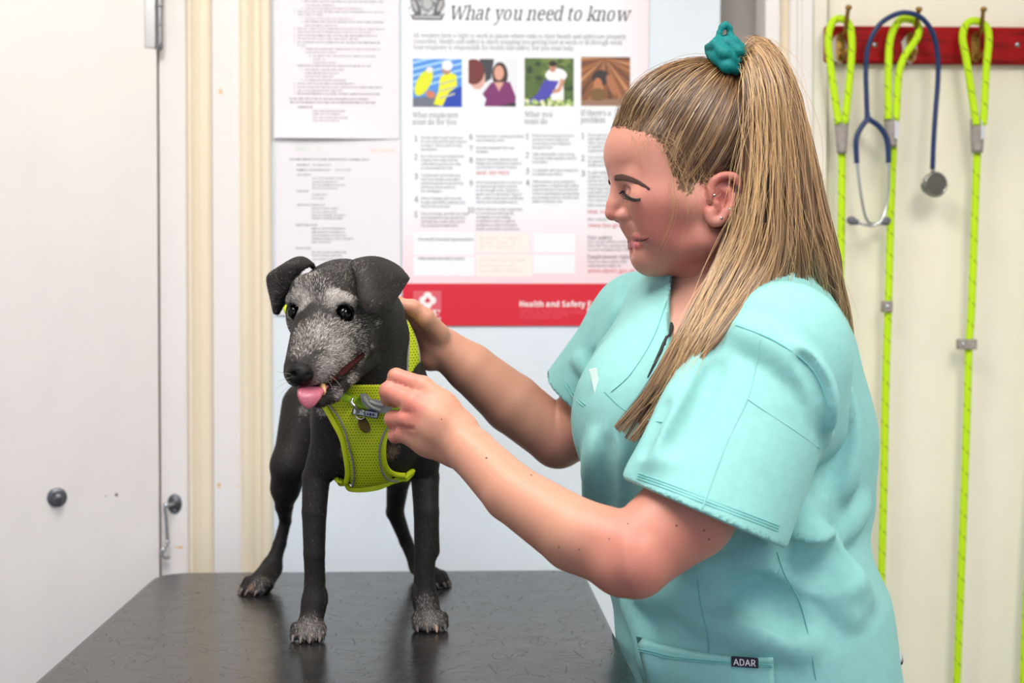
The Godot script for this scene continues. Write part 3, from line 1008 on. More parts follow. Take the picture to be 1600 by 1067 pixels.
func serif_bold() -> SystemFont:
	var f := SystemFont.new()
	f.font_names = PackedStringArray(["Droid Serif"])
	f.font_weight = 700
	return f

# ------------------------------------------------------------------ the hook rail, the leads and the stethoscope
func build_hook_rail():
	var zd := WALL_Z + 0.005
	var wood := mat("red_stained_wood", Color.WHITE, 0.55, 0.0, 0.3)
	wood.albedo_texture = noise_tex(512, 0.012, [[0.0, Color(0.38, 0.01, 0.03)], [0.45, Color(0.60, 0.02, 0.045)], [0.7, Color(0.66, 0.03, 0.055)], [1.0, Color(0.48, 0.015, 0.04)]], 21, 5)
	triplanar(wood, Vector3(0.9, 14.0, 6.0))
	var a := at(1288.5, 39.5, zd + 0.02)
	var b := at(1700, 100, zd + 0.02)
	var t := thing("hook_rail", "red stained wooden hook rail screwed to the cream door", "hook rail", Vector3(a.x, b.y, zd))
	var mb := Mb.new()
	mb.box(Vector3((b.x - a.x) / 2, (a.y - b.y) / 2, 0.0095), Vector3(b.x - a.x, a.y - b.y, 0.019), 0.003)
	obj("board", mb, wood, t)
	var o := t.position
	var zb := zd + 0.0195
	var spots := [[1313, 0, 1326, 10, 1322, 80], [1423, 0, 1436, 13, 1431, 81], [1524, 0, 1537, 13, 1539, 82], [1634, 0, 1648, 12, 1646, 82]]
	var chips := mat("bare_plaster", Color(0.80, 0.76, 0.74), 0.9)
	for k in spots.size():
		var s: Array = spots[k]
		var h := Mb.new()
		var p0 := at(s[0], 60, zb) - o
		# plate with rounded ends
		var out := PackedVector2Array()
		for j in 16:
			var an := TAU * j / 16.0
			out.append(Vector2(p0.x + cos(an) * 0.0075, p0.y + (-0.015) + sin(an) * 0.008 + (0.017 if sin(an) > 0 else -0.017)))
		h.extrude(out, zb - o.z, zb - o.z + 0.0025)
		var hk := obj("hook", h, M.brass, t)
		var pr := Mb.new()
		var tip := at(s[2], s[3], zb + 0.048) - o
		pr.tube(spline([p0 + Vector3(0, 0.004, 0.002), p0 + Vector3(0.001, 0.004, 0.02), lerp(p0, tip, 0.5) + Vector3(0, -0.002, 0.012), lerp(p0, tip, 0.85) + Vector3(0, 0, 0.003), tip], 6), 0.0034, 10)
		pr.lathe(tip - Vector3(0, 0.002, 0), Vector3(0.1, 1, 0.2), [[0.0, -0.005], [0.0042, -0.003], [0.006, 0.0], [0.0045, 0.0035], [0.0, 0.005]], 14)
		var low := at(s[4], s[5], zb + 0.022) - o
		pr.tube(spline([p0 + Vector3(0, -0.028, 0.002), p0 + Vector3(0.001, -0.031, 0.012), low], 5), 0.003, 8)
		pr.lathe(low, Vector3(0.2, 1, 0.3), [[0.0, -0.0045], [0.0036, -0.003], [0.005, 0.0], [0.0036, 0.003], [0.0, 0.0045]], 12)
		obj("prong", pr, M.brass, hk, true)
		for yy in [-0.001, -0.019]:
			var sc := Mb.new()
			sc.lathe(p0 + Vector3(0.0, yy, 0.0025), Vector3(0, 0, 1), [[0.0034, 0.0], [0.0028, 0.0016], [0.0, 0.0022]], 12)
			obj("screw", sc, M.brass, hk, true)
		if k < 2:
			var ch := Mb.new()
			var pts := []
			for j in 14:
				var an := -TAU * j / 14.0
				pts.append(p0 + Vector3(cos(an) * 0.0135 - 0.002, -0.017 + sin(an) * 0.026, 0.0004) * (1.0 + 0.0 * j) + Vector3(sin(j * 3.7) * 0.002, cos(j * 2.9) * 0.002, 0))
			ch.face(pts)
			obj("chipped_patch", ch, chips, t)
	for q in [[1367, 70], [1590, 70]]:
		var sc2 := Mb.new()
		sc2.lathe(at(q[0], q[1], zb) - o, Vector3(0, 0, 1), [[0.0045, 0.0], [0.0035, 0.0015], [0.0, 0.002]], 12)
		obj("board_screw", sc2, M.steel, t, true)

	# leads: woven lime rope with dark flecks
	var rope := mat("lime_rope", Color.WHITE, 0.75)
	var im := Image.create(128, 512, false, Image.FORMAT_RGB8)
	for y in 512:
		for x in 128:
			var weave := 0.5 + 0.5 * sin((x / 128.0 * 8 + y / 512.0 * 64) * TAU) * sin((x / 128.0 * 8 - y / 512.0 * 64) * TAU)
			var col := Color(0.70, 0.86, 0.0).lerp(Color(0.80, 0.95, 0.01), weave)
			var ph := fposmod(y / 512.0 * 2.0 + x / 128.0, 1.0)     # a tracer yarn that winds round the rope
			if ph < 0.055 and fposmod(x / 128.0 * 3.0, 1.0) < 0.72:
				col = Color(0.42, 0.46, 0.10)
			im.set_pixel(x, y, col)
	rope.albedo_texture = ImageTexture.create_from_image(im)
	rope.uv1_scale = Vector3(1, 14.0, 1)
	rope.normal_enabled = true
	rope.normal_texture = noise_tex(128, 0.2, [], 3, 2, FastNoiseLite.TYPE_SIMPLEX_SMOOTH, true, 3.0)
	rope.normal_scale = 0.4
	var leather := mat("grey_leather", Color(0.66, 0.625, 0.60), 0.7)
	leather.albedo_texture = noise_tex(128, 0.05, [[0.0, Color(0.85, 0.85, 0.85)], [1.0, Color(1, 1, 1)]], 17)
	triplanar(leather, Vector3(9, 9, 9))
	var zr := zb + 0.028
	var tagm := mat("white_woven_tag", Color(0.85, 0.85, 0.88), 0.7)
	lead("lime green rope lead hanging on the hook beside the door frame", [[1309, 190], [1309, 184], [1298.5, 108], [1294, 62], [1300, 36], [1312.5, 29], [1326, 37], [1331, 62], [1329, 108], [1321, 183], [1320, 190]], [[1315.5, 236], [1315, 330], [1313, 450], [1311, 640], [1308, 900], [1304, 1180]], [1304.5, 1328, 187, 1309, 1324, 239], [], null, zr, rope, leather)
	lead("lime green rope lead hanging behind the stethoscope", [[1388, 186], [1388, 179], [1388, 108], [1391, 62], [1402, 36], [1413, 29.5], [1428, 32.5], [1435.5, 44], [1431.5, 62], [1414, 87], [1404, 118], [1400.5, 179], [1400, 186]], [[1396, 226], [1392, 330], [1388, 474], [1384, 600], [1381, 760], [1376, 950], [1371, 1180]], [1382, 1407, 180, 1386.5, 1402, 229], [1380.5, 1394, 470, 488], tagm, zr, rope, leather)
	lead("lime green rope lead on the rightmost hook in view, with a tab below its middle", [[1526, 192], [1524, 185], [1510, 93], [1504, 59], [1510, 38], [1524, 32.5], [1540, 41], [1545, 60], [1541, 108], [1537, 185], [1535, 192]], [[1527, 236], [1523, 340], [1518, 480], [1514, 540], [1511, 640], [1507, 760], [1500, 940], [1495, 1067], [1491, 1180]], [1517.5, 1541.5, 186, 1520, 1537, 238], [1498.5, 1525.5, 530, 546], tagm, zr, rope, leather)
	lead("lime green rope lead at the right edge, only its lower end in view", [[1632, 192], [1634, 185], [1622, 93], [1618, 59], [1626, 38], [1638, 32.5], [1652, 41], [1656, 60], [1652, 108], [1646, 185], [1644, 192]], [[1638, 236], [1634, 340], [1626, 540], [1615, 760], [1604, 940], [1599, 1067], [1596, 1180]], [1627, 1650, 186, 1629, 1646, 238], [], null, zr, rope, leather)
	stethoscope(zr + 0.006)

func lead(label: String, loop: Array, down: Array, keep: Array, stop: Array, tagm, z: float, rope: Material, leather: Material):
	var top := at(loop[0][0], loop[0][1], z)
	var t := thing("rope_lead", label, "dog lead", top, "lime rope leads on the hook rail")
	var P := func(px: float, py: float, zz := z) -> Vector3: return at(px, py, zz) - top
	var pts := []
	for q in loop:
		pts.append(P.call(q[0], q[1]))
	var mb := Mb.new()
	mb.tube(spline(pts, 8), 0.0063, 12)
	obj("handle_loop", mb, rope, t, true)
	pts = []
	for q in down:
		pts.append(P.call(q[0], q[1], z - 0.012))
	mb = Mb.new()
	mb.tube(spline(pts, 14), 0.0064, 12)
	obj("rope", mb, rope, t, true)
	# stitched leather sleeve
	mb = Mb.new()
	var rings := 10
	var sides := 20
	for k in rings + 1:
		var q := float(k) / rings
		var l: Vector3 = P.call(lerpf(keep[0], keep[3], q), lerpf(keep[2], keep[5], q))
		var r: Vector3 = P.call(lerpf(keep[1], keep[4], q), lerpf(keep[2], keep[5], q))
		var mid := (l + r) / 2 + Vector3(0, 0, -0.005)
		var hw := (r.x - l.x) / 2
		for s in sides:
			var an := TAU * s / sides
			mb.vert(mid + Vector3(cos(an) * hw, 0, sin(an) * 0.0085), Vector2(float(s) / sides, q))
	for k in rings:
		for s in sides:
			var a := k * sides + s
			var b := k * sides + (s + 1) % sides
			mb.tri(a, b, a + sides)
			mb.tri(b, b + sides, a + sides)
	for e in [0, rings]:
		var c := mb.vert((mb.v[e * sides] + mb.v[e * sides + sides / 2]) / 2)
		for s in sides:
			if e == 0:
				mb.tri(c, e * sides + (s + 1) % sides, e * sides + s)
			else:
				mb.tri(c, e * sides + s, e * sides + (s + 1) % sides)
	var sl := obj("leather_sleeve", mb, leather, t, true)
	if tagm:
		mb = Mb.new()
		var x := lerpf(keep[0], keep[1], 0.76)
		mb.box(P.call(x, 203, z + 0.0036), Vector3(0.009, 0.030, 0.0012), 0.0004, Basis(Vector3(0, 1, 0), 0.5))
		obj("woven_tag", mb, tagm, sl)
	if stop:
		mb = Mb.new()
		var a: Vector3 = P.call(stop[0], stop[2], z - 0.004)
		var b: Vector3 = P.call(stop[1], stop[3], z - 0.004)
		mb.box((a + b) / 2 + Vector3(0, 0, 0.002), Vector3(b.x - a.x, a.y - b.y, 0.004), 0.0015)
		mb.box((a + b) / 2 + Vector3(0, 0, -0.014), Vector3(b.x - a.x, a.y - b.y, 0.004), 0.0015)
		mb.box(Vector3(b.x - 0.001, (a.y + b.y) / 2, (a.z + b.z) / 2 - 0.006), Vector3(0.003, a.y - b.y, 0.018), 0.001)
		var so := obj("leather_stop", mb, leather, t)
		mb = Mb.new()
		mb.lathe(Vector3(a.x + 0.006, (a.y + b.y) / 2, a.z + 0.004), Vector3(0, 0, 1), [[0.0036, 0.0], [0.003, 0.0012], [0.0, 0.0017]], 14)
		obj("rivet", mb, M.chrome, so, true)

func stethoscope(z: float):
	var top := at(1419, 20, z)
	var t := thing("stethoscope", "navy blue stethoscope hung over the middle hook", "stethoscope", top)
	var P := func(px: float, py: float, dz := 0.0) -> Vector3: return at(px, py, z + dz) - top
	var navy := mat("navy_tubing", Color(0.035, 0.165, 0.36), 0.36)
	var mb := Mb.new()
	var pts := []
	for q in [[1356, 192, 0], [1355, 178, 0], [1354, 155, 0], [1353, 108, 0], [1357, 71, 0.004], [1373, 40, 0.010], [1397, 23.5, 0.016], [1419, 20, 0.018], [1441, 29, 0.016], [1458, 53, 0.010], [1465, 87, 0.004], [1465.5, 124, 0], [1462, 170, 0], [1459, 216, 0], [1457, 264, 0]]:
		pts.append(P.call(q[0], q[1], q[2]))
	var path := spline(pts, 8)
	var rr := []
	for k in path.size():
		rr.append(0.0043 + 0.0016 * maxf(0, 1.0 - k / 10.0))
	mb.tube(path, rr, 12)
	var hose := obj("tubing", mb, navy, t, true)
	mb = Mb.new()
	for arm in [[[1356, 184], [1353, 189], [1345.5, 199], [1339, 213], [1337.5, 228], [1338.7, 255]], [[1356, 184], [1362, 189], [1373, 197], [1383.5, 212], [1387.5, 230], [1388.3, 254]]]:
		pts = []
		for q in arm:
			pts.append(P.call(q[0], q[1]))
		mb.tube(spline(pts, 6), 0.0045, 12)
	obj("yoke", mb, navy, hose, true)
	for arm in [[[1338.7, 248, 0], [1340, 262, 0], [1343.4, 291, 0.0], [1348, 320, -0.002], [1353, 340, -0.004], [1360, 349, -0.008], [1372, 350, -0.012], [1378, 348, -0.014]], [[1388.3, 248, 0], [1389, 270, 0], [1388, 300, 0.003], [1384, 328, 0.006], [1377, 344, 0.008], [1365, 352, 0.009], [1352, 351, 0.009], [1340, 347.5, 0.008]]]:
		pts = []
		for q in arm:
			pts.append(P.call(q[0], q[1], q[2]))
		mb = Mb.new()
		mb.tube(spline(pts, 8), 0.0024, 10)
		var ear := obj("ear_tube", mb, M.chrome, t, true)
		var d: Vector3 = (pts[-1] - pts[-2]).normalized()
		mb = Mb.new()
		mb.lathe(pts[-1], d, [[0.0, -0.002], [0.0042, -0.001], [0.0050, 0.003], [0.0066, 0.006], [0.0072, 0.010], [0.0062, 0.015], [0.0035, 0.018], [0.0, 0.0186]], 16)
		obj("ear_tip", mb, mat("grey_rubber", Color(0.40, 0.40, 0.43), 0.6), ear, true)
	# chest piece: stem, rim, drum and the smaller bell turned to the left
	var c: Vector3 = P.call(1460.5, 288.5, 0.004)
	mb = Mb.new()
	mb.tube([P.call(1457.3, 260), P.call(1458, 275)], 0.0034, 12)
	var face_dir := Vector3(0.18, -0.02, 1).normalized()
	mb.lathe(c, face_dir, [[0.0, -0.020], [0.013, -0.020], [0.0165, -0.0165], [0.0165, -0.0135], [0.0075, -0.011], [0.0075, -0.006], [0.0185, -0.004], [0.0215, -0.001], [0.0215, 0.003], [0.0200, 0.0055], [0.0178, 0.0055], [0.0176, 0.004]], 36)
	var chest := obj("chest_piece", mb, mat("satin_steel", Color(0.58, 0.58, 0.55), 0.22, 1.0), t, true)
	mb = Mb.new()
	mb.lathe(c, face_dir, [[0.0178, 0.0042], [0.0095, 0.0042], [0.0092, 0.0046], [0.0, 0.0046]], 36)
	obj("diaphragm", mb, mat("grey_diaphragm", Color(0.36, 0.35, 0.33), 0.35, 0.35), chest, true)

# ------------------------------------------------------------------ smooth bodies: joined distances on a grid, meshed as surface nets
class Field:
	var lo: Vector3
	var h: float
	var nx: int
	var ny: int
	var nz: int
	var f := PackedFloat32Array()

	func _init(a: Vector3, b: Vector3, cell: float):
		lo = a
		h = cell
		nx = int(ceil((b.x - a.x) / cell)) + 1
		ny = int(ceil((b.y - a.y) / cell)) + 1
		nz = int(ceil((b.z - a.z) / cell)) + 1
		f.resize(nx * ny * nz)
		f.fill(0.5)

	func span(a: Vector3, b: Vector3) -> PackedInt32Array:
		var p := ((a - lo) / h).floor()
		var q := ((b - lo) / h).ceil()
		return PackedInt32Array([clampi(int(p.x), 0, nx - 1), clampi(int(q.x), 0, nx - 1), clampi(int(p.y), 0, ny - 1), clampi(int(q.y), 0, ny - 1), clampi(int(p.z), 0, nz - 1), clampi(int(q.z), 0, nz - 1)])

	# tapered capsule; k rounds the join; flat squeezes it along an axis by the factor thin (under 1 is thinner)
	func cone(a: Vector3, b: Vector3, ra: float, rb: float, k: float, cut := false, flat := Vector3.ZERO, thin := 1.0):
		var m := maxf(ra, rb) * maxf(1.0, thin) + k + 2.0 * h
		var s := span(a.min(b) - Vector3.ONE * m, a.max(b) + Vector3.ONE * m)
		var ba := b - a
		var il := 1.0 / maxf(ba.length_squared(), 1e-12)
		var fs := 1.0 / thin - 1.0
		var bend := thin != 1.0
		var dr := rb - ra
		var ik := 0.25 / maxf(k, 1e-6)
		var x0 := lo.x + s[0] * h - a.x
		for iz in range(s[4], s[5] + 1):
			var pz := lo.z + iz * h - a.z
			for iy in range(s[2], s[3] + 1):
				var py := lo.y + iy * h - a.y
				var at_ := (iz * ny + iy) * nx + int(s[0])
				var px := x0
				for j in range(s[1] - s[0] + 1):
					var p := Vector3(px, py, pz)
					var t := clampf(p.dot(ba) * il, 0.0, 1.0)
					var q := p - ba * t
					if bend:
						q += flat * (q.dot(flat) * fs)
					var d := q.length() - (ra + dr * t)
					var o := f[at_]
					if cut:
						d = -d
						if d > o - k:
							var e := maxf(k - absf(o - d), 0.0)
							f[at_] = maxf(o, d) + e * e * ik
					elif d < o + k:
						var e := maxf(k - absf(o - d), 0.0)
						f[at_] = minf(o, d) - e * e * ik
					at_ += 1
					px += h

	func ell(c: Vector3, r: Vector3, k: float, turn := Basis(), cut := false):
		var m := maxf(r.x, maxf(r.y, r.z)) + k + 2.0 * h
		var s := span(c - Vector3.ONE * m, c + Vector3.ONE * m)
		var inv := turn.transposed()
		var ir := Vector3.ONE / r
		var ir2 := ir * ir
		var ik := 0.25 / maxf(k, 1e-6)
		for iz in range(s[4], s[5] + 1):
			for iy in range(s[2], s[3] + 1):
				var at_ := (iz * ny + iy) * nx + int(s[0])
				for ixx in range(s[0], s[1] + 1):
					var q: Vector3 = inv * (lo + Vector3(ixx, iy, iz) * h - c)
					var k0 := (q * ir).length()
					var k1 := (q * ir2).length()
					var d := k0 * (k0 - 1.0) / maxf(k1, 1e-6)
					var o := f[at_]
					if cut:
						d = -d
						if d > o - k:
							var e := maxf(k - absf(o - d), 0.0)
							f[at_] = maxf(o, d) + e * e * ik
					elif d < o + k:
						var e := maxf(k - absf(o - d), 0.0)
						f[at_] = minf(o, d) - e * e * ik
					at_ += 1

	func chain(pts: Array, rad: Array, k: float, cut := false, flat := Vector3.ZERO, thin := 1.0):
		for i in pts.size() - 1:
			cone(pts[i], pts[i + 1], rad[i], rad[i + 1], k, cut, flat, thin)

	func half(p: Vector3, n: Vector3, k: float, near := 1e9):      # cut away what lies on the side of n
		var ik := 0.25 / maxf(k, 1e-6)
		var s := span(p - Vector3.ONE * near, p + Vector3.ONE * near) if near < 1e8 else PackedInt32Array([0, nx - 1, 0, ny - 1, 0, nz - 1])
		for iz in range(s[4], s[5] + 1):
			for iy in range(s[2], s[3] + 1):
				var at_ := (iz * ny + iy) * nx + int(s[0])
				for ixx in range(s[0], s[1] + 1):
					var d := (lo + Vector3(ixx, iy, iz) * h - p).dot(n)
					var o := f[at_]
					if d > o - k:
						var e := maxf(k - absf(o - d), 0.0)
						f[at_] = maxf(o, d) + e * e * ik
					at_ += 1

	func hollow(wall: float):                                 # keep only a skin of that thickness
		for i in f.size():
			var d := f[i]
			if d < 0.0:
				f[i] = maxf(d, -wall - d)

	func value(p: Vector3) -> float:
		var q := (p - lo) / h
		var ix := int(floor(q.x))
		var iy := int(floor(q.y))
		var iz := int(floor(q.z))
		if ix < 0 or iy < 0 or iz < 0 or ix >= nx - 1 or iy >= ny - 1 or iz >= nz - 1:
			return 0.5
		var a := q - Vector3(ix, iy, iz)
		var i := (iz * ny + iy) * nx + ix
		var j := i + nx
		var k := i + nx * ny
		var l := k + nx
		return lerpf(lerpf(lerpf(f[i], f[i + 1], a.x), lerpf(f[j], f[j + 1], a.x), a.y), lerpf(lerpf(f[k], f[k + 1], a.x), lerpf(f[l], f[l + 1], a.x), a.y), a.z)

	func grad(p: Vector3) -> Vector3:
		var e := h
		return Vector3(value(p + Vector3(e, 0, 0)) - value(p - Vector3(e, 0, 0)), value(p + Vector3(0, e, 0)) - value(p - Vector3(0, e, 0)), value(p + Vector3(0, 0, e)) - value(p - Vector3(0, 0, e))).normalized()

	func march(from: Vector3, dir: Vector3, start: float, far: float):    # first point of the body along a line, or null
		var t := start
		while t < far:
			var d := value(from + dir * t)
			if d < 0.0004:
				return from + dir * t
			t += maxf(minf(d, 0.05) * 0.7, 0.0008)
		return null

	func snap(p: Vector3, off := 0.0) -> Vector3:             # the nearest place on the surface, moved out by off
		for i in 4:
			p -= grad(p) * (value(p) - off)
		return p

	func mesh(mb: Mb, paint: Callable):
		var cells := PackedInt32Array()
		cells.resize(nx * ny * nz)
		cells.fill(-1)
		var sy := nx
		var sz := nx * ny
		var first := mb.v.size()
		if mb.n.size() < mb.v.size():
			mb.n.resize(mb.v.size())
		for iz in nz - 1:
			for iy in ny - 1:
				var i := (iz * ny + iy) * nx
				var row_lo := minf(minf(f[i], f[i + sy]), minf(f[i + sz], f[i + sy + sz]))
				for ixx in nx - 1:
					var a := f[i]
					if a > h * 2.0 or a < -h * 2.0:
						i += 1
						continue
					var b := f[i + 1]
					var c := f[i + sy]
					var d := f[i + sy + 1]
					var e := f[i + sz]
					var g := f[i + sz + 1]
					var p := f[i + sy + sz]
					var q := f[i + sy + sz + 1]
					var neg := int(a < 0) + int(b < 0) + int(c < 0) + int(d < 0) + int(e < 0) + int(g < 0) + int(p < 0) + int(q < 0)
					if neg == 0 or neg == 8:
						i += 1
						continue
					var sum := Vector3.ZERO
					var cnt := 0
					if (a < 0) != (b < 0):
						sum += Vector3(a / (a - b), 0, 0); cnt += 1
					if (c < 0) != (d < 0):
						sum += Vector3(c / (c - d), 1, 0); cnt += 1
					if (e < 0) != (g < 0):
						sum += Vector3(e / (e - g), 0, 1); cnt += 1
					if (p < 0) != (q < 0):
						sum += Vector3(p / (p - q), 1, 1); cnt += 1
					if (a < 0) != (c < 0):
						sum += Vector3(0, a / (a - c), 0); cnt += 1
					if (b < 0) != (d < 0):
						sum += Vector3(1, b / (b - d), 0); cnt += 1
					if (e < 0) != (p < 0):
						sum += Vector3(0, e / (e - p), 1); cnt += 1
					if (g < 0) != (q < 0):
						sum += Vector3(1, g / (g - q), 1); cnt += 1
					if (a < 0) != (e < 0):
						sum += Vector3(0, 0, a / (a - e)); cnt += 1
					if (b < 0) != (g < 0):
						sum += Vector3(1, 0, b / (b - g)); cnt += 1
					if (c < 0) != (p < 0):
						sum += Vector3(0, 1, c / (c - p)); cnt += 1
					if (d < 0) != (q < 0):
						sum += Vector3(1, 1, d / (d - q)); cnt += 1
					var pos := lo + (Vector3(ixx, iy, iz) + sum / cnt) * h
					var nor := Vector3(b + d + g + q - a - c - e - p, c + d + p + q - a - b - e - g, e + g + p + q - a - b - c - d).normalized()
					cells[i] = mb.v.size()
					mb.v.append(pos)
					mb.n.append(nor)
					mb.uv.append(Vector2.ZERO)
					mb.c.append(paint.call(pos, nor))
					i += 1
		var step := [1, sy, sz]
		for iz in range(1, nz - 1):
			for iy in range(1, ny - 1):
				var i := (iz * ny + iy) * nx + 1
				for ixx in range(1, nx - 1):
					var v0 := cells[i]
					if v0 >= 0:
						var neg := f[i] < 0.0
						for ax in 3:
							if (f[i + step[ax]] < 0.0) != neg:
								var u: int = step[(ax + 1) % 3]
								var w: int = step[(ax + 2) % 3]
								var v1 := cells[i - u]
								var v2 := cells[i - u - w]
								var v3 := cells[i - w]
								if v1 >= 0 and v2 >= 0 and v3 >= 0:
									if neg:
										mb.tri(v0, v2, v1); mb.tri(v0, v3, v2)
									else:
										mb.tri(v0, v1, v2); mb.tri(v0, v2, v3)
					i += 1

# a sheet with thickness from rows of points, each row from its left to its right end
func sheet_rows(mb: Mb, rows: Array, thick: float, col := Color.WHITE, bulge := 0.0):
	var nr := rows.size()
	var nc: int = rows[0].size()
	var nor := []
	for j in nr:
		var line := []
		for i in nc:
			var du: Vector3 = rows[j][mini(i + 1, nc - 1)] - rows[j][maxi(i - 1, 0)]
			var dv: Vector3 = rows[mini(j + 1, nr - 1)][i] - rows[maxi(j - 1, 0)][i]
			line.append(dv.cross(du).normalized())
		nor.append(line)
	for side in [1.0, -1.0]:
		var first := mb.v.size()
		for j in nr:
			for i in nc:
				var edge := minf(minf(i, nc - 1 - i) / 1.5, minf(j, nr - 1 - j) / 1.5)
				var t := thick * 0.5 * sqrt(clampf(edge, 0.0, 1.0))
				mb.vert(rows[j][i] + nor[j][i] * side * t, Vector2(float(i) / (nc - 1), float(j) / (nr - 1)), col)
		for j in nr - 1:
			for i in nc - 1:
				var a := first + j * nc + i
				if side > 0:
					mb.tri(a, a + 1, a + nc); mb.tri(a + 1, a + nc + 1, a + nc)
				else:
					mb.tri(a, a + nc, a + 1); mb.tri(a + 1, a + nc, a + nc + 1)

# ------------------------------------------------------------------ the dog
var dog_field: Field
var dog_marks := []                    # [place, reach, lightness, warmth]: greyed and tan patches of the coat

func D(px: float, py: float, depth: float) -> Vector3:
	return at(px, py, -depth)

func R(px: float, depth: float) -> float:      # a width in the photograph as metres at that depth
	return px * depth / FOCAL

func limb(f: Field, pts: Array, k: float):     # pts: [px, py, depth, radius px]
	for i in pts.size() - 1:
		var a: Array = pts[i]
		var b: Array = pts[i + 1]
		f.cone(D(a[0], a[1], a[2]), D(b[0], b[1], b[2]), R(a[3], a[2]), R(b[3], b[2]), k)

func paw(f: Field, wrist: Vector3, foot: Vector3, width: float, fwd: Vector3):
	fwd = Vector3(fwd.x, 0, fwd.z).normalized()
	var side := fwd.cross(Vector3.UP).normalized()
	f.cone(wrist, foot, width * 0.30, width * 0.36, 0.010)
	for k in 4:
		var s := (k - 1.5) / 1.5
		var reach := (0.42 if absf(s) < 0.5 else 0.30) * width
		var root := foot + side * s * width * 0.28 - fwd * width * 0.05
		var knuckle := foot + side * s * width * 0.34 + fwd * reach * 0.55 + Vector3(0, width * 0.05, 0)
		var tip := foot + side * s * width * 0.37 + fwd * reach * 1.1
		knuckle.y = maxf(knuckle.y, TABLE_Y + width * 0.24)
		tip.y = TABLE_Y + width * 0.13
		f.cone(root, knuckle, width * 0.17, width * 0.155, 0.004)
		f.cone(knuckle, tip, width * 0.155, width * 0.125, 0.0025)

func claws(dog: Node, m: Material, foot: Vector3, width: float, fwd: Vector3, pale: int):
	fwd = Vector3(fwd.x, 0, fwd.z).normalized()
	var side := fwd.cross(Vector3.UP).normalized()
	for k in 4:
		var s := (k - 1.5) / 1.5
		var reach := (0.42 if absf(s) < 0.5 else 0.30) * width
		var tip := foot + side * s * width * 0.37 + fwd * reach * 1.15
		tip.y = TABLE_Y + width * 0.17
		var end := tip + fwd * width * 0.20
		end.y = TABLE_Y + 0.0012
		var col := Color(0.72, 0.58, 0.50) if k == pale else Color(0.40, 0.36, 0.34)
		var mb := Mb.new()
		mb.tube([tip, lerp(tip, end, 0.5) + Vector3(0, 0.0018, 0), lerp(tip, end, 0.85), end], [0.0026, 0.0023, 0.0014, 0.0005], 8, [col, col, col, col])
		obj("claw", mb, m, dog, true)

func dog_coat(p: Vector3, n: Vector3) -> Color:
	var g := dog_grey(p)
	var base := Color(0.165, 0.153, 0.148)
	return base.lerp(Color(0.62, 0.59, 0.56), g.x * 0.8).lerp(Color(0.62, 0.50, 0.38), g.y)

func dog_grey(p: Vector3) -> Vector2:          # share of white hairs, share of tan hairs
	var w := 0.004
	var tan := 0.0
	for m in dog_marks:
		var d: float = p.distance_to(m[0]) / m[1]
		if d < 1.0:
			var q := 1.0 - d * d
			if m[3] > 0.0:
				tan = maxf(tan, q * m[2])
			else:
				w = maxf(w, minf(q * m[2] * 1.25, 0.97))
	return Vector2(w, tan)

